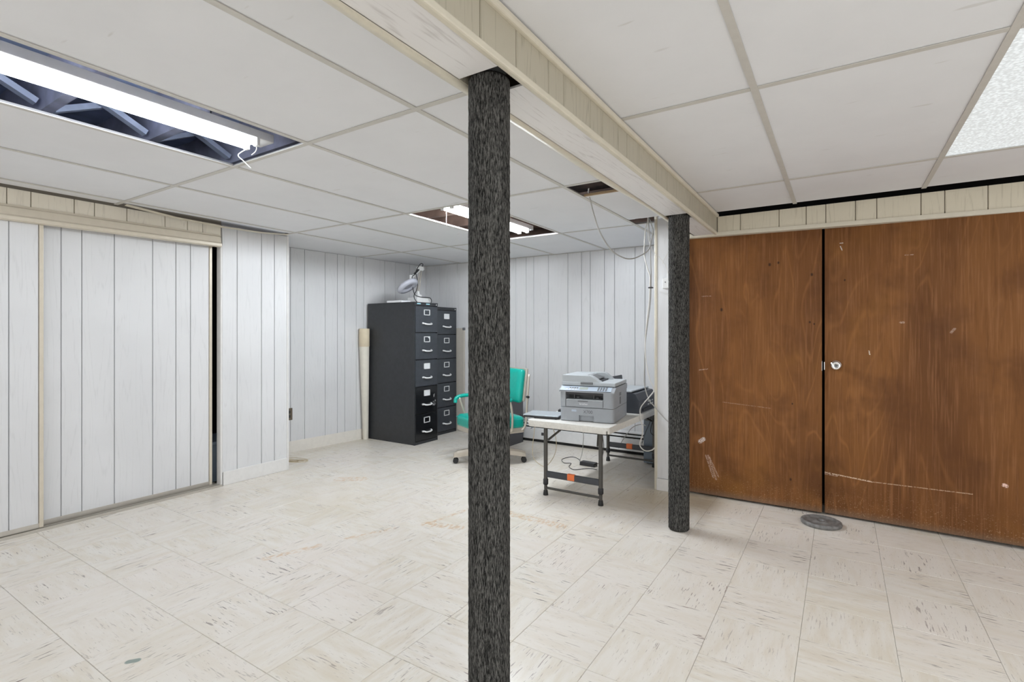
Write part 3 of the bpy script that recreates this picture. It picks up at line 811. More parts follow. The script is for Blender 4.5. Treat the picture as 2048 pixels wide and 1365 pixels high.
# ------------------------------------------------------------------ filing cabinets
def filing_cabinet(label, loc, w, dep, hgt, rows, cards, gloss, stickers):
    root = thing('filing_cabinet', label, 'cabinet', loc, PI / 2, 'black five-drawer filing cabinets')
    a = w / 2
    m = MB()
    m.rbx(-a, a, 0.020, dep, 0.0, hgt, 0.004)
    m.bx(-a, a, 0.0, 0.022, hgt - 0.030, hgt)          # top rail
    m.bx(-a, -a + 0.010, 0.0, 0.022, 0.0, hgt - 0.030); m.bx(a - 0.010, a, 0.0, 0.022, 0.0, hgt - 0.030)
    m.bx(-a + 0.010, a - 0.010, 0.002, 0.022, 0.0, 0.030)
    m.build('cabinet_body', M['cab'], root)
    m = MB(); m.rbx(-a - 0.002, a + 0.002, -0.003, dep + 0.001, hgt - 0.004, hgt + 0.004, 0.002)
    m.build('top_panel', M['cab'], root)
    top, bot = hgt - 0.032, 0.032
    ph = (top - bot) / rows
    for k in range(rows):
        z1 = top - k * ph - 0.004; z0 = top - (k + 1) * ph + 0.004
        mt = M['cab_gloss'] if k in gloss else M['cab_front']
        d = MB().rbx(-a + 0.012, a - 0.012, -0.006, 0.3, z0, z1, 0.003).build('drawer', mt, root)
        zl = z1 - 0.066
        m = MB()
        for s in (-1, 1):
            m.rbx(s * 0.042 - 0.005, s * 0.042 + 0.005, -0.011, -0.005, zl - 0.031, zl + 0.031, 0.0015)
            m.rbx(-0.047, 0.047, -0.011, -0.005, zl + s * 0.027 - 0.004, zl + s * 0.027 + 0.004, 0.0015)
        m.build('label_holder', M['bright_metal'], d)
        if cards[k]:
            MB().bx(-0.039, 0.039, -0.0085, -0.006, zl - 0.025, zl + 0.025).build('label_card', M['white_paper'], d)
        elif cards[k] is None:
            MB().prism([(0.012, zl + 0.025), (0.039, zl + 0.025), (0.039, zl + 0.002)], -0.0085, -0.006, 'xz').build('label_card', M['white_paper'], d)
        zh = z1 - 0.183
        m = MB()
        m.tube([(-0.050, -0.004, zh + 0.002), (-0.044, -0.022, zh - 0.004), (-0.02, -0.032, zh - 0.008), (0.03, -0.032, zh - 0.008), (0.058, -0.024, zh - 0.003), (0.066, -0.004, zh + 0.003)], 0.0085, 10, 5)
        m.build('handle', M['bright_metal'], d)
        MB().lathe([(0.0, 0.0), (0.010, 0.0), (0.010, 0.012), (0.007, 0.016), (0.0, 0.016)], 14, (-0.068, -0.006, zh + 0.001), Matrix.Rotation(PI / 2, 3, 'X')).build('thumb_latch', M['bright_metal'], d)
        if 3 in gloss and k == 3:
            m = MB()
            for q in range(14):
                xx, zz = 0.115 + random.uniform(-0.022, 0.022), zh + random.uniform(-0.035, 0.03)
                m.bx(xx - 0.007, xx + 0.007, -0.0066, -0.0058, zz - 0.006, zz + 0.006, rot=(0, random.uniform(0, 3), 0))
            for q in range(7):
                xx, zz = 0.105 + random.uniform(-0.016, 0.016), zl - 0.035 + random.uniform(-0.016, 0.016)
                m.bx(xx - 0.006, xx + 0.006, -0.0066, -0.0058, zz - 0.005, zz + 0.005, rot=(0, random.uniform(0, 3), 0))
            m.build('sticker_residue', M['residue'], d)['kind'] = 'stuff'
    if stickers:
        for xx, ww in ((-0.12, 0.028), (0.02, 0.028)):
            MB().bx(xx - ww, xx + ww, -0.0042, -0.0030, hgt - 0.019, hgt - 0.007).build('sticker', M['sticker'], root)
    MB().cyl((a - 0.026, -0.004, hgt - 0.015), (a - 0.026, 0.002, hgt - 0.015), 0.008, n=14).build('lock', M['chrome'], root)
    return root
filing_cabinet('black five-drawer filing cabinet with magnifier lamp on its top', (-3.715, 4.112, 0), 0.362, 0.70, 1.488, 5, [0, None, 1, 1, 0], (3, 4), True)
filing_cabinet('black five-drawer filing cabinet set back against the back wall', (-3.862, 4.612, 0), 0.372, 0.50, 1.462, 5, [1, 0, 0, 0, 0], (), False)

# magnifier lamp standing on the first cabinet
ZT = 1.492
lp = thing('magnifier_lamp', 'white magnifier lamp with jointed arm standing on black filing cabinet', 'lamp', (-3.90, 4.185, ZT), 0)
m = MB(); m.rbx(-0.075, 0.075, -0.09, 0.085, 0.0, 0.062, 0.008); m.rbx(-0.03, 0.03, -0.03, 0.03, 0.045, 0.10, 0.010); m.cyl((0, 0, 0.10), (0, 0, 0.135), 0.017, 0.012, 14)
m.build('weighted_base', M['white_plastic'], lp)
MB().rbx(-0.02, 0.04, 0.080, 0.155, 0.0, 0.055, 0.006).build('base_switch', M['white_plastic'], lp)
m = MB()
for s in (-1, 1):
    m.cyl((0, s * 0.014, 0.135), (-0.015, s * 0.014 + 0.055, 0.385), 0.005, n=8)
m.build('lower_arm', M['chair_metal'], lp)
m = MB(); m.rbx(-0.035, 0.005, 0.02, 0.085, 0.365, 0.415, 0.008); m.cyl((-0.015, 0.0, 0.39), (-0.015, 0.10, 0.39), 0.014, n=12)
m.build('elbow_joint', M['white_plastic'], lp)
m = MB()
m.cyl((-0.015, 0.035, 0.385), (0.0, -0.105, 0.285), 0.006, n=8); m.cyl((-0.015, 0.05, 0.37), (0.0, -0.09, 0.27), 0.006, n=8)
m.build('upper_arm', M['white_plastic'], lp)
m = MB()
for k in range(2): m.tube([(-0.01, 0.02 - 0.012 * k, 0.372), (-0.003, -0.055 - 0.012 * k, 0.315)], 0.007, 8, 1)
m.build('balance_spring', M['black_plastic'], lp)
Rh = Matrix.Rotation(math.radians(-34), 3, 'Y') @ Matrix.Rotation(math.radians(8), 3, 'X')
m = MB(); m.lathe([(0.045, -0.012), (0.060, -0.024), (0.110, -0.022), (0.122, -0.004), (0.116, 0.016), (0.085, 0.028), (0.045, 0.026), (0.045, -0.012)], 32, (0.02, -0.185, 0.175), Rh)
hdm = m.build('lamp_head', M['clear_grey'], lp)
MB().lathe([(0.0, 0.004), (0.030, 0.008), (0.046, 0.002), (0.030, -0.006), (0.0, -0.008)], 24, (0.02, -0.185, 0.175), Rh).build('lens', M['lens'], hdm)
MB().rbx(-0.012, 0.016, -0.13, -0.095, 0.225, 0.30, 0.005).build('head_bracket', M['white_plastic'], lp)
m = MB()
m.tube([(0.0, 0.05, 0.40), (0.0, 0.075, 0.435), (0.0, 0.04, 0.44), (0.0, -0.01, 0.39), (0.01, -0.07, 0.31), (0.02, -0.115, 0.28), (0.03, -0.12, 0.20), (0.04, -0.115, 0.12), (0.05, -0.09, 0.08), (0.075, -0.03, 0.065), (0.085, 0.05, 0.065), (0.085, 0.10, 0.06), (0.08, 0.125, 0.035), (0.085, 0.11, 0.008), (0.09, 0.06, 0.005)], 0.0046, 7, 6)
m.tube([(0.01, -0.05, 0.33), (0.03, -0.04, 0.22), (0.045, -0.08, 0.13), (0.05, -0.115, 0.09), (0.06, -0.125, 0.05), (0.08, -0.105, 0.008), (0.09, -0.06, 0.005)], 0.0046, 7, 6)
m.build('power_cord', M['cable_black'], lp)
m = MB(); m.rbx(-0.10, 0.12, -0.09, 0.05, 0.0, 0.022, 0.004)
o = m.build('paper_box', M['white_paper']); o.location = (-4.02, 4.02, ZT); tag(o, 'flat white box lying on top of the black filing cabinet', 'box')

# things leaning by the cabinets
r = MB()
r.bx(-4.481, -4.470, 3.795, 3.945, 0.0, 1.215)
tag(r.build('cardboard_sheet', M['brown_board']), 'brown cardboard sheet leaning on the wall beside the cabinet', 'cardboard')
rt = thing('paper_roll', 'cream paper roll leaning between cardboard sheet and black cabinet', 'paper roll', (-4.40, 3.868, 0))
MB().cyl((0, 0.018, 0.002), (0, 0, 1.02), 0.030, 0.053, 28).build('rolled_sheet', M['roll_cream'], rt)
MB().lathe([(0.050, 1.015), (0.056, 1.022), (0.056, 1.21), (0.052, 1.216), (0.040, 1.216), (0.040, 1.2), (0.0, 1.2)], 28).build('outer_sleeve', M['roll_tan'], rt)
bd = MB().rbx(-4.25, -3.757, YB - 0.030, YB - 0.006, 0.0, 1.225, 0.003).build('leaning_board', M['beige_board'])
tag(bd, 'beige flat board standing on the back wall behind the cabinets', 'board')
MB().rbx(-3.775, -3.750, YB - 0.036, YB - 0.008, 1.20, 1.232, 0.004).build('corner_cap', M['grey_dark'], bd)

# low grey cabinet behind the chair
gb = thing('pedestal_cabinet', 'low dark grey metal cabinet behind the teal chair', 'cabinet', (-3.08, 4.36, 0), 0)
MB().rbx(-0.22, 0.212, 0.012, 0.34, 0.0, 0.458, 0.004).build('cabinet_body', M['grey_box'], gb)
for z0, z1 in ((0.04, 0.235), (0.243, 0.44)):
    d = MB().rbx(-0.205, 0.197, 0.0, 0.1, z0, z1, 0.003).build('drawer', M['grey_box'], gb)
    MB().rbx(-0.05, 0.05, -0.012, 0.002, z1 - 0.06, z1 - 0.045, 0.004).build('handle', M['chrome'], d)

# ------------------------------------------------------------------ teal swivel chair
ch = thing('swivel_chair', 'teal vinyl swivel armchair on a tan metal four-arm base', 'chair', (-2.660, 3.785, 0), math.radians(-26.5))
def cushion(hx, hy, hz, r, crown, n=14):
    bm = bmesh.new()
    bmesh.ops.create_cube(bm, size=2.0)
    bmesh.ops.subdivide_edges(bm, edges=bm.edges[:], cuts=n, use_grid_fill=True)
    out = MB()
    for v in bm.verts:
        q = Vector((v.co.x * hx, v.co.y * hy, v.co.z * hz))
        inner = Vector((max(-hx + r, min(hx - r, q.x)), max(-hy + r, min(hy - r, q.y)), max(-hz + r, min(hz - r, q.z))))
        d = q - inner
        if d.length > 1e-9: q = inner + d.normalized() * r
        q.z += math.copysign(crown * max(0, (1 - (v.co.x) ** 2)) * max(0, (1 - v.co.y ** 2)), v.co.z) if abs(v.co.z) > 0.99 else 0
        v.co = q
    bm.verts.index_update()
    out.add([v.co[:] for v in bm.verts], [[v.index for v in f.verts] for f in bm.faces], True)
    bm.free()
    return out
def moved(mb, loc, rot=(0, 0, 0)):
    R = Euler(rot).to_matrix()
    mb.v = [tuple(R @ Vector(v) + Vector(loc)) for v in mb.v]
    return mb
seat = moved(cushion(0.222, 0.235, 0.055, 0.035, 0.018), (0, 0, 0.375)).build('seat', M['teal'], ch)
MB().tube([(-0.217, -0.23, 0.405), (0.217, -0.23, 0.405), (0.217, 0.22, 0.405), (-0.217, 0.22, 0.405)], 0.005, 6, 1, True).build('piping', M['teal_side'], seat)
MB().rbx(-0.218, 0.218, -0.225, 0.232, 0.285, 0.335, 0.012).build('seat_pan', M['chair_metal'], ch)
bk = moved(cushion(0.205, 0.150, 0.030, 0.028, 0.014), (0, 0.215, 0.695), (math.radians(90 - 7), 0, 0)).build('backrest', M['teal'], ch)
MB().rbx(-0.212, 0.212, 0.236, 0.262, 0.555, 0.852, 0.010, rot=(math.radians(-7), 0, 0)).build('back_shell', M['chair_metal'], ch)
for s in (-1, 1):
    m = MB()
    m.tube([(s * 0.216, 0.20, 0.305), (s * 0.222, 0.238, 0.36), (s * 0.226, 0.252, 0.55), (s * 0.222, 0.276, 0.80)], 0.011, 8, 5)
    m.build('back_upright', M['chair_metal'], ch)
    MB().cyl((s * 0.224, 0.252, 0.60), (s * 0.250, 0.252, 0.60), 0.011, n=12).build('bolt_cap', M['rubber'], ch)
    m = MB()
    m.tube([(s * 0.252, -0.225, 0.525), (s * 0.256, -0.215, 0.565), (s * 0.258, -0.16, 0.585), (s * 0.258, -0.05, 0.588), (s * 0.256, 0.075, 0.585)], 0.0175, 10, 6)
    ar = m.build('armrest', M['teal'], ch)
    m = MB()
    m.tube([(s * 0.252, -0.185, 0.572), (s * 0.250, -0.13, 0.42), (s * 0.235, -0.09, 0.325), (s * 0.21, -0.08, 0.31)], 0.0105, 8, 5)
    m.tube([(s * 0.256, 0.06, 0.575), (s * 0.25, 0.085, 0.45), (s * 0.235, 0.09, 0.325), (s * 0.21, 0.09, 0.31)], 0.0105, 8, 5)
    m.build('arm_support', M['chair_metal'], ch)
MB().cyl((0, 0, 0.10), (0, 0, 0.285), 0.026, n=18).build('spindle', M['chair_metal'], ch)
MB().rbx(-0.10, 0.10, -0.09, 0.09, 0.265, 0.288, 0.006).build('tilt_plate', M['grey_dark'], ch)
MB().lathe([(0.0, 0.08), (0.045, 0.08), (0.052, 0.10), (0.045, 0.135), (0.030, 0.150), (0.0, 0.150)], 24).build('hub', M['chair_metal'], ch)
for k in range(4):
    a = math.radians(36 + 26.5 + 90 * k)
    c, s_ = math.cos(a), math.sin(a)
    m = MB()
    secs = [(0.03, 0.026, 0.085, 0.142), (0.12, 0.026, 0.080, 0.138), (0.22, 0.027, 0.068, 0.125), (0.29, 0.028, 0.058, 0.112), (0.318, 0.024, 0.055, 0.098), (0.325, 0.018, 0.056, 0.085)]
    prev = None
    for d, w, z0, z1 in secs:
        ring = []
        for uu, zz in ((-w, z0), (w, z0), (w, z1 - 0.018), (w * 0.6, z1), (-w * 0.6, z1), (-w, z1 - 0.018)):
            ring.append((c * d - s_ * uu, s_ * d + c * uu, zz))
        if prev: m.add(prev + ring, [(i, (i + 1) % 6, 6 + (i + 1) % 6, 6 + i) for i in range(6)])
        prev = ring
    m.add(prev, [tuple(range(6))])
    lg = m.build('leg', M['chair_metal'], ch)
    cd = 0.298
    m = MB()
    tx, ty = -s_, c
    ctr = Vector((c * cd + 0.008 * c, s_ * cd + 0.008 * s_, 0.0245))
    for sgn in (-1, 1):
        p = ctr + Vector((tx, ty, 0)) * 0.010 * sgn
        m.cyl(p, p + Vector((tx, ty, 0)) * 0.012 * sgn, 0.0240, n=18)
    m.cyl(ctr + Vector((tx, ty, 0)) * -0.012, ctr + Vector((tx, ty, 0)) * 0.012, 0.007, n=8)
    m.cyl(ctr + Vector((0, 0, 0.012)), (ctr.x - 0.010 * c, ctr.y - 0.010 * s_, 0.062), 0.008, n=10)
    m.build('caster', M['rubber'], lg)

# ------------------------------------------------------------------ folding table
TZ = 0.548
tb = thing('folding_table', 'white folding table with dark tube legs carrying the printers', 'table', (-1.58, 3.835, 0))
m = MB(); m.rbx(-0.31, 0.31, -0.695, 0.695, TZ - 0.022, TZ, 0.030, 4, 'z')
tt = m.build('tabletop', M['table_plastic'], tb)
m = MB()
for s in (-1, 1):
    m.rbx(-0.29, 0.29, s * 0.682 - 0.008, s * 0.682 + 0.008, TZ - 0.045, TZ - 0.020, 0.003)
    m.rbx(s * 0.300 - 0.008, s * 0.300 + 0.008, -0.67, 0.67, TZ - 0.045, TZ - 0.020, 0.003)
m.build('rim', M['table_plastic'], tt)
for yy in (-0.587, 0.590):
    for s in (-1, 1):
        x = s * 0.212
        lg = MB().cyl((x, yy, 0.09), (x, yy, TZ - 0.022), 0.0145, n=16).build('leg', M['leg_metal'], tb)
        m = MB(); m.cyl((x, yy, 0.012), (x, yy, 0.10), 0.0115, n=14); m.build('lower_tube', M['leg_metal'], lg)
        MB().lathe([(0.0150, 0.075), (0.0185, 0.08), (0.0185, 0.112), (0.0155, 0.118)], 16, (x, yy, 0)).build('collar', M['black_plastic'], lg)
        MB().lathe([(0.0, 0.0), (0.0185, 0.0), (0.0175, 0.012), (0.0145, 0.034), (0.012, 0.036)], 16, (x, yy, 0)).build('foot', M['rubber'], lg)
    m = MB(); m.rbx(-0.205, 0.205, yy - 0.010, yy + 0.010, 0.130, 0.176, 0.008, 3)
    cb = m.build('crossbar', M['navy_plastic'], tb)
    MB().rbx(-0.036, 0.020, yy - 0.0135, yy + 0.0135, 0.134, 0.179, 0.005).build('clip', M['orange'], cb)
    MB().cyl((-0.21, yy, 0.052), (0.21, yy, 0.052), 0.0085, n=12).build('lower_bar', M['leg_metal'], tb)
    e = 1 if yy < 0 else -1
    for s in (-1, 1):
        MB().cyl((s * 0.19, yy, 0.40), (s * 0.10, yy + e * 0.24, TZ - 0.022), 0.008, n=10).build('brace', M['leg_metal'], tb)
MB().bx(-0.246, -0.226, -0.592, -0.580, 0.425, 0.445).build('leg_latch', M['black_plastic'], tb)

# ------------------------------------------------------------------ grey laser printer
pr = thing('laser_printer', 'large grey multifunction printer standing at the near end of white table', 'printer', (-1.487, 3.275, TZ), math.radians(8.5))
hw, D = 0.193, 0.42
def rounded_plan(x0, x1, y0, y1, rf, n=6):
    pts = []
    for cx, cy, a0 in ((x0 + rf, y0 + rf, PI), (x1 - rf, y0 + rf, 1.5 * PI)):
        for k in range(n + 1):
            t = a0 + (PI / 2) * k / n
            pts.append((cx + rf * math.cos(t), cy + rf * math.sin(t)))
    return pts + [(x1, y1), (x0, y1)]
# paper tray: with the grip notch cut from the middle of the lower edge
m = MB()
m.prism(rounded_plan(-hw, hw, 0, D, 0.028), 0.045, 0.098)
m.prism([p for p in rounded_plan(-hw, hw, 0, D, 0.028) if p[0] < -0.045] and [(-hw, D)] + rounded_plan(-hw, hw, 0, D, 0.028)[:7] + [(-0.052, 0.0), (-0.052, D)], 0.004, 0.045)
m.prism([(0.052, D), (0.052, 0.0)] + rounded_plan(-hw, hw, 0, D, 0.028)[7:14] + [(hw, D)], 0.004, 0.045)
m.bx(-0.06, 0.06, 0.02, D, 0.004, 0.045)
tr = m.build('paper_tray', M['grey_plastic'], pr)
text('X700', 0.030, M['grey_dark'], tr, (0.012, -0.0004, 0.070), (PI / 2, 0, 0), 'handwriting', 0.0004)
MB().bx(-0.105, -0.070, -0.0006, 0.001, 0.069, 0.083).build('pale_smudge', M['panel_blue'], tr)
# middle body with the output bay
m = MB()
pl = rounded_plan(-hw, hw, 0, D, 0.028)
m.prism([(-hw, D)] + pl[:7] + [(-0.150, 0.0), (-0.150, D)], 0.101, 0.205)
m.prism([(0.120, D), (0.120, 0.0)] + pl[7:14] + [(hw, D)], 0.101, 0.205)
m.bx(-0.150, 0.120, 0.10, D, 0.101, 0.205)
m.bx(-0.150, 0.120, 0.004, 0.10, 0.101, 0.106)
m.build('printer_body', M['grey_plastic'], pr)
MB().bx(-0.148, 0.118, 0.002, 0.10, 0.188, 0.205).build('bay_roof', M['black_plastic'], pr)
fl = MB().rbx(-0.147, 0.117, -0.001, 0.03, 0.106, 0.153, 0.003).build('front_flap', M['grey_plastic'], pr)
MB().rbx(-0.147, 0.117, -0.003, 0.085, 0.149, 0.156, 0.003).build('output_shelf', M['grey_light'], fl)
MB().bx(-0.06, 0.012, -0.0025, 0.002, 0.141, 0.147).build('flap_grip', M['grey_dark'], fl)
text('brother', 0.019, M['white_paper'], fl, (-0.018, -0.0016, 0.125), (PI / 2, 0, 0), 'lettering')
for xx in (-0.085, 0.055):
    m = MB()
    m.cyl((xx, 0.06, 0.163), (xx + 0.02, 0.06, 0.163), 0.008, n=10)
    m.bx(xx - 0.02, xx - 0.012, 0.055, 0.075, 0.156, 0.185)
    m.build('exit_roller', M['grey_dark'], pr)
MB().bx(-0.149, 0.119, 0.090, 0.099, 0.156, 0.188).build('bay_back', M['grey_dark'], pr)
# tilted control panel
m = MB()
m.prism([(-0.004, 0.205), (-0.004, 0.213), (0.055, 0.243), (D, 0.243), (D, 0.205)], -hw - 0.004, hw + 0.004, 'yz')
cp = m.build('control_panel', M['grey_plastic'], pr)
a = math.atan2(0.030, 0.059)
def on_panel(mb, name, mat):
    R = Matrix.Rotation(a, 3, 'X')
    mb.v = [tuple(R @ Vector(v) + Vector((0, -0.004, 0.2135))) for v in mb.v]
    return mb.build(name, mat, cp)
on_panel(MB().rbx(-hw + 0.004, hw - 0.020, 0.004, 0.062, 0.0, 0.0015, 0.0005), 'panel_film', M['panel_blue'])
on_panel(MB().rbx(-0.055, 0.005, 0.020, 0.050, 0.0012, 0.003, 0.0005), 'display', M['screen'])
for i in range(4):
    for j in range(3):
        on_panel(MB().rbx(0.075 + i * 0.018, 0.087 + i * 0.018, 0.012 + j * 0.016, 0.022 + j * 0.016, 0.001, 0.004, 0.001), 'key', M['grey_dark'])
for i in range(4):
    on_panel(MB().rbx(-0.150 + i * 0.022, -0.136 + i * 0.022, 0.014, 0.024, 0.001, 0.004, 0.001), 'key', M['white_plastic'])
    on_panel(MB().rbx(-0.128 + i * 0.017, -0.116 + i * 0.017, 0.034, 0.042, 0.001, 0.004, 0.001), 'key', M['grey_dark'])
on_panel(MB().tube([(-hw, 0.002, 0.0), (hw - 0.02, 0.002, 0.0)], 0.0022, 6, 1), 'panel_edge', M['navy_plastic'])
# lid and feeder
ld = MB().rbx(-hw, hw, 0.048, D, 0.246, 0.272, 0.005).build('scanner_lid', M['grey_light'], pr)
m = MB()
m.prism([(-hw + 0.004, 0.270), (-hw + 0.002, 0.318), (0.010, 0.316), (0.028, 0.308), (0.085, 0.272)], 0.052, 0.13, 'xz')
m.prism([(-hw + 0.004, 0.270), (-hw + 0.002, 0.318), (-0.02, 0.316), (-0.005, 0.308), (0.02, 0.272)], 0.13, 0.34, 'xz')
m.prism([(-hw + 0.004, 0.270), (-hw + 0.002, 0.318), (0.045, 0.320), (0.06, 0.312), (0.105, 0.272)], 0.34, D - 0.01, 'xz')
m.build('document_feeder', M['grey_light'], ld)
MB().bx(-0.012, 0.075, 0.132, 0.338, 0.272, 0.280).build('feeder_slot', M['black_plastic'], ld)
MB().bx(-0.03, 0.05, 0.140, 0.33, 0.300, 0.304, rot=(0, math.radians(20), 0)).build('feeder_guide', M['grey_dark'], ld)
MB().rbx(-0.055, 0.035, 0.044, 0.062, 0.256, 0.272, 0.003).build('lid_grip', M['grey_dark'], ld)
m = MB()
for k in range(4): m.bx(hw - 0.001, hw + 0.0015, 0.17, 0.225, 0.175 + k * 0.006, 0.178 + k * 0.006)
m.bx(hw - 0.001, hw + 0.0012, 0.178, 0.218, 0.115, 0.165)
m.build('side_vent', M['grey_dark'], pr)

# inkjet behind it, facing the aisle
ij = thing('inkjet_printer', 'black inkjet printer at the far end of table beside the wall corner', 'printer', (-1.30, 4.04, TZ), math.radians(90))
m = MB()
m.prism([(0.0, 0.0), (0.0, 0.10), (0.030, 0.150), (0.10, 0.160), (0.30, 0.160), (0.30, 0.0)], -0.215, 0.215, 'yz')
m.build('printer_body', M['navy_plastic'], ij)
MB().rbx(-0.214, 0.214, 0.06, 0.298, 0.160, 0.172, 0.004).build('scanner_lid', M['grey_light'], ij)  # pale reflection on the lid put into its grey
MB().rbx(-0.165, 0.165, 0.270, 0.282, 0.165, 0.262, 0.008, 2, 'y', rot=(math.radians(-8), 0, 0)).build('paper_support', M['navy_plastic'], ij)
MB().bx(-0.12, 0.20, -0.004, 0.02, 0.082, 0.086).build('panel_seam', M['grey_dark'], ij)
MB().bx(-0.13, 0.21, -0.006, 0.01, 0.012, 0.030).build('output_tray', M['black_plastic'], ij)
for i in range(3):
    for j in range(2):
        MB().rbx(0.0 + i * 0.05, 0.022 + i * 0.05, -0.005, 0.004, 0.045 + j * 0.024, 0.057 + j * 0.024, 0.002).build('button', M['white_plastic'], ij)

# laptop and small black device
la = thing('laptop', 'closed silver laptop overhanging the near corner of white table', 'laptop', (-1.842, 3.330, TZ), math.radians(9))
MB().rbx(-0.132, 0.132, -0.100, 0.100, 0.004, 0.018, 0.004).build('base', M['black_plastic'], la)
MB().rbx(-0.134, 0.134, -0.103, 0.100, 0.0185, 0.027, 0.003).build('lid', M['laptop_lid'], la)
for sx in (-0.05, 0.11):
    for sy in (-0.08, 0.08): MB().cyl((sx, sy, 0.0), (sx, sy, 0.005), 0.008, n=8).build('rubber_foot', M['rubber'], la)
sd = MB(); sd.rbx(-0.05, 0.03, -0.03, 0.03, 0.0, 0.022, 0.004)
o = sd.build('card_reader', M['black_plastic']); o.location = (-1.815, 3.60, TZ); o.rotation_euler = (0, 0, 0.3)
tag(o, 'small black device lying on table behind the closed laptop', 'device')
pk = thing('plug_adapter', 'small black plug adapter standing on table before the back wall', 'plug', (-1.79, 4.05, TZ))
MB().rbx(-0.04, 0.03, -0.02, 0.02, 0.0, 0.022, 0.004).build('plug_body', M['black_plastic'], pk)
MB().rbx(-0.02, 0.05, -0.015, 0.015, 0.023, 0.042, 0.004).build('plug_cap', M['black_plastic'], pk)

# computer tower below the far end
tw = thing('computer_tower', 'blue-grey computer tower standing under the far end of table', 'computer', (-1.39, 4.50, 0))
MB().rbx(-0.095, 0.085, 0.012, 0.33, 0.012, 0.462, 0.004).build('case', M['grey_dark'], tw)
MB().rbx(-0.097, 0.087, 0.0, 0.016, 0.008, 0.465, 0.008, 3).build('front_panel', M['blue_grey'], tw)
MB().bx(-0.08, 0.07, -0.002, 0.002, 0.385, 0.425).build('disc_drive', M['grey_dark'], tw)
for sx in (-0.07, 0.06):
    for sy in (0.04, 0.29): MB().cyl((sx, sy, 0), (sx, sy, 0.014), 0.012, n=10).build('rubber_foot', M['rubber'], tw)

# power brick on the floor
ad = MB().rbx(-0.072, 0.072, -0.032, 0.032, 0.0, 0.034, 0.006).build('power_brick', M['black_plastic'])
ad.location = (-1.868, 4.165, 0.0); ad.rotation_euler = (0, 0, math.radians(-4))
tag(ad, 'black laptop power brick lying on the floor under the table', 'power brick')

# ------------------------------------------------------------------ cables
def cable(name, pts, r, mat, label, cat='cable'):
    return tag(MB().tube(pts, r, 8, 7).build(name, mat), label, cat)
cable('data_cable', [(-1.285, 2.870, 2.045), (-1.300, 2.90, 2.02), (-1.304, 2.935, 1.985), (-1.309, 3.001, 1.911), (-1.296, 3.066, 1.810), (-1.248, 3.132, 1.703), (-1.195, 3.197, 1.659), (-1.161, 3.262, 1.654), (-1.123, 3.328, 1.679), (-1.087, 3.393, 1.725), (-1.087, 3.458, 1.802), (-1.097, 3.524, 1.875), (-1.128, 3.589, 1.932), (-1.170, 3.68, 1.995), (-1.2, 3.72, 2.04)], 0.0042, M['cable_grey'], 'grey cable drooping between the two broken ceiling openings')
b2 = cable('hanging_cable', [(-1.191, 3.720, 2.04), (-1.191, 3.720, 1.984), (-1.182, 3.725, 1.815), (-1.179, 3.729, 1.705), (-1.177, 3.734, 1.595), (-1.179, 3.738, 1.485), (-1.187, 3.743, 1.375), (-1.208, 3.748, 1.228), (-1.228, 3.752, 1.079), (-1.233, 3.757, 0.930), (-1.235, 3.762, 0.781), (-1.202, 3.766, 0.670), (-1.168, 3.771, 0.628), (-1.086, 3.775, 0.538), (-1.005, 3.780, 0.482)], 0.0042, M['cable_grey'], 'grey cable hanging from the ceiling and running on behind the farther column')
MB().rbx(-1.196, -1.164, 3.722, 3.752, 1.496, 1.506, 0.003).build('cable_tie', M['black_plastic'], b2)
cable('hanging_cable', [(-1.199, 3.735, 2.04), (-1.203, 3.735, 1.99), (-1.218, 3.73, 1.928), (-1.225, 3.727, 1.819), (-1.225, 3.725, 1.745), (-1.203, 3.722, 1.651), (-1.184, 3.727, 1.585), (-1.186, 3.730, 1.485), (-1.194, 3.734, 1.375), (-1.212, 3.737, 1.228), (-1.224, 3.741, 1.080), (-1.214, 3.744, 0.931), (-1.189, 3.748, 0.821), (-1.160, 3.751, 0.749), (-1.199, 3.755, 0.690), (-1.262, 3.759, 0.610), (-1.262, 3.75, 0.54), (-1.25, 3.755, 0.47), (-1.255, 3.769, 0.399), (-1.275, 3.773, 0.325), (-1.236, 3.776, 0.285), (-1.178, 3.780, 0.300), (-1.178, 3.90, 0.33)], 0.0042, M['cable_white'], 'white cable looping from the ceiling past the table edge')
cable('phone_wire', [(-1.06, 3.783, 2.03), (-1.074, 3.783, 1.953), (-1.049, 3.783, 1.866), (-1.060, 3.783, 1.776), (-1.096, 3.783, 1.706), (-1.106, 3.783, 1.675)], 0.0018, M['cable_white'], 'thin loose wire hanging on the panel above the phone jack')
cable('phone_wire', [(-1.198, 3.74, 2.03), (-1.205, 3.745, 1.90), (-1.190, 3.750, 1.820), (-1.155, 3.757, 1.751), (-1.120, 3.764, 1.720), (-1.085, 3.771, 1.667), (-1.066, 3.776, 1.615), (-1.064, 3.778, 1.59)], 0.0020, M['cable_white'], 'thin wire running down to the white phone jack')
cable('drooping_cable', [(-1.80, 3.30, 0.488), (-1.90, 3.300, 0.485), (-1.923, 3.305, 0.410), (-1.938, 3.310, 0.296), (-1.928, 3.315, 0.229), (-1.880, 3.320, 0.190), (-1.832, 3.325, 0.184), (-1.780, 3.330, 0.245), (-1.754, 3.335, 0.313), (-1.757, 3.340, 0.385), (-1.780, 3.345, 0.455), (-1.804, 3.350, 0.485)], 0.0024, M['cable_cream'], 'cream cord drooping in a loop under the near table end')
cable('power_cable', [(-1.755, 3.700, 0.50), (-1.755, 3.700, 0.441), (-1.752, 3.80, 0.361), (-1.80, 3.9, 0.24), (-1.88, 4.05, 0.12), (-1.93, 4.12, 0.05), (-1.938, 4.155, 0.018)], 0.0026, M['cable_grey'], 'grey cord dropping from table to the power brick')
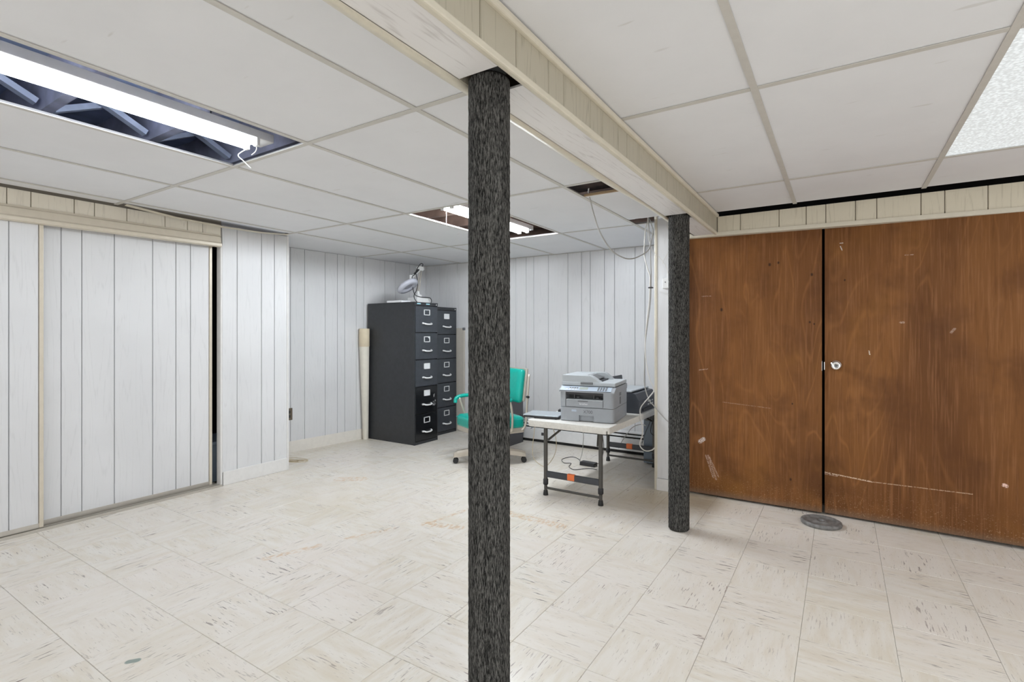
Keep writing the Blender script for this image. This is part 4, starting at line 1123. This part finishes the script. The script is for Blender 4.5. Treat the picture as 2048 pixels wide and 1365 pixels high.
cable('rising_cable', [(-1.80, 4.165, 0.017), (-1.74, 4.12, 0.06), (-1.66, 3.98, 0.15), (-1.60, 3.86, 0.26), (-1.585, 3.80, 0.36), (-1.59, 3.78, 0.50)], 0.0026, M['cable_black'], 'black cord rising from the power brick to the tabletop')
cable('floor_cord', [(-1.94, 4.14, 0.004), (-2.02, 4.30, 0.003), (-2.124, 4.37, 0.003), (-2.165, 4.24, 0.003), (-2.09, 4.128, 0.003), (-2.03, 4.146, 0.003), (-1.994, 4.033, 0.003), (-1.915, 3.967, 0.003), (-1.853, 4.04, 0.003), (-1.80, 4.08, 0.003), (-1.75, 4.07, 0.003)], 0.0028, M['cable_black'], 'thin black cord curling over the floor tiles under the table')
cable('grey_cord', [(-1.255, 3.85, 0.46), (-1.38, 4.10, 0.42), (-1.50, 4.25, 0.36), (-1.62, 4.45, 0.26), (-1.744, 4.62, 0.13), (-1.80, 4.70, 0.06)], 0.0030, M['cable_grey'], 'grey cord slanting down behind the table toward the heater')
cable('bent_cable', [(-2.66, 4.30, 0.36), (-2.681, 4.400, 0.328), (-2.688, 4.500, 0.273), (-2.706, 4.600, 0.205), (-2.76, 4.70, 0.160), (-2.80, 4.745, 0.145)], 0.0032, M['cable_black'], 'black cord bent down to the baseboard heater beside the teal chair')
cable('hooked_cable', [(-1.352, 4.41, 0.48), (-1.352, 4.41, 0.45), (-1.385, 4.41, 0.367), (-1.392, 4.41, 0.303), (-1.36, 4.41, 0.280), (-1.335, 4.41, 0.308)], 0.0036, M['cable_black'], 'thick black cord hooked in front of the computer tower')
cable('hooked_cable', [(-1.37, 4.38, 0.50), (-1.392, 4.39, 0.40), (-1.44, 4.40, 0.29), (-1.47, 4.41, 0.20)], 0.0026, M['cable_black'], 'thin black cord hanging over the tower front')
m = MB()
for k in range(4):
    rr = 0.04 + 0.014 * k
    m.tube([(-4.20 + (0.014 * k) + rr * 1.5 * math.cos(t * PI / 4), 2.865 + rr * 0.9 * math.sin(t * PI / 4 + k), 0.003 + 0.004 * k + 0.002 * math.sin(t * 2)) for t in range(8)], 0.0026, 6, 5, True)
tag(m.build('coiled_wire', M['cable_cream']), 'coil of cream wire on the floor behind the closet corner', 'wire')

# ------------------------------------------------------------------ wall fittings
ht = thing('baseboard_heater', 'long white baseboard heater along the back wall', 'heater', (-2.3, YB, 0))
hx0, hx1 = -1.30, 2.3 + XP
m = MB()
m.prism([(-0.058, 0.028), (-0.062, 0.034), (-0.062, 0.142), (-0.050, 0.150), (-0.046, 0.150), (-0.046, 0.028)], hx0, hx1, 'yz')
m.build('front_cover', M['heater'], ht)
m = MB()
m.prism([(-0.060, 0.166), (-0.060, 0.174), (-0.030, 0.186), (-0.030, 0.180)], hx0, hx1, 'yz')
m.build('damper', M['heater'], ht)
m = MB()
m.prism([(0.0, 0.0), (-0.004, 0.0), (-0.004, 0.190), (-0.052, 0.196), (-0.052, 0.204), (0.0, 0.212)], hx0, hx1, 'yz')
m.build('back_plate', M['heater'], ht)
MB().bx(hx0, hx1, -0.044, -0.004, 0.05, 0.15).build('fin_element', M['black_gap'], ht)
MB().bx(hx0, hx1, -0.052, -0.030, 0.0, 0.030).build('toe_gap', M['black_gap'], ht)  # black strip painting the shade under the cover
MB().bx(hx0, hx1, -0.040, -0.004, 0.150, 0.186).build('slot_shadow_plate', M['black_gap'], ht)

jk = thing('phone_jack', 'white phone jack box with plugged wire on the panel beside the column', 'phone jack', (-1.078, YD, 1.532))
MB().rbx(-0.028, 0.028, -0.026, 0.0, -0.038, 0.038, 0.004).build('jack_box', M['white_plastic'], jk)
MB().rbx(0.005, 0.022, -0.024, -0.006, 0.036, 0.068, 0.003).build('modular_plug', M['white_plastic'], jk)
MB().cyl((-0.006, -0.0275, 0.008), (-0.006, -0.025, 0.008), 0.004, n=10).build('screw', M['grey_dark'], jk)

ol = thing('wall_outlet', 'brown outlet low on the alcove wall beside the closet corner', 'outlet', (-4.517, 3.030, 0.378), math.atan2(dy, dx))
MB().rbx(-0.036, 0.036, -0.008, 0.0, -0.058, 0.058, 0.002).build('cover_plate', M['brown_plate'], ol)
for zz in (-0.022, 0.022):
    MB().rbx(-0.015, 0.015, -0.011, -0.006, zz - 0.014, zz + 0.014, 0.003).build('socket', M['black_plastic'], ol)

# weight plate on the floor by the doors
wt = MB().lathe([(0.016, 0.004), (0.016, 0.024), (0.034, 0.024), (0.038, 0.018), (0.082, 0.018), (0.088, 0.024), (0.100, 0.026), (0.108, 0.022), (0.110, 0.013), (0.108, 0.003), (0.104, 0.0), (0.018, 0.0), (0.016, 0.004)], 56)
wo = wt.build('weight_plate', M['iron']); wo.location = (-0.102, 3.655, 0)
tag(wo, 'round grey iron weight plate lying on the floor by the doors', 'weight plate')

# things glimpsed inside the closet
bn = thing('storage_bin', 'grey-blue storage bin seen through the closet door gap', 'bin', (-4.25, 2.22, 0))
m = MB()
m.hexa([(-0.15, -0.13, 0.012), (0.15, -0.13, 0.012), (0.15, 0.13, 0.012), (-0.15, 0.13, 0.012), (-0.17, -0.15, 0.30), (0.17, -0.15, 0.30), (0.17, 0.15, 0.30), (-0.17, 0.15, 0.30)])
m.build('bin_body', M['blue_grey'], bn)
MB().rbx(-0.18, 0.18, -0.16, 0.16, 0.30, 0.325, 0.006).build('bin_lid', M['blue_grey'], bn)
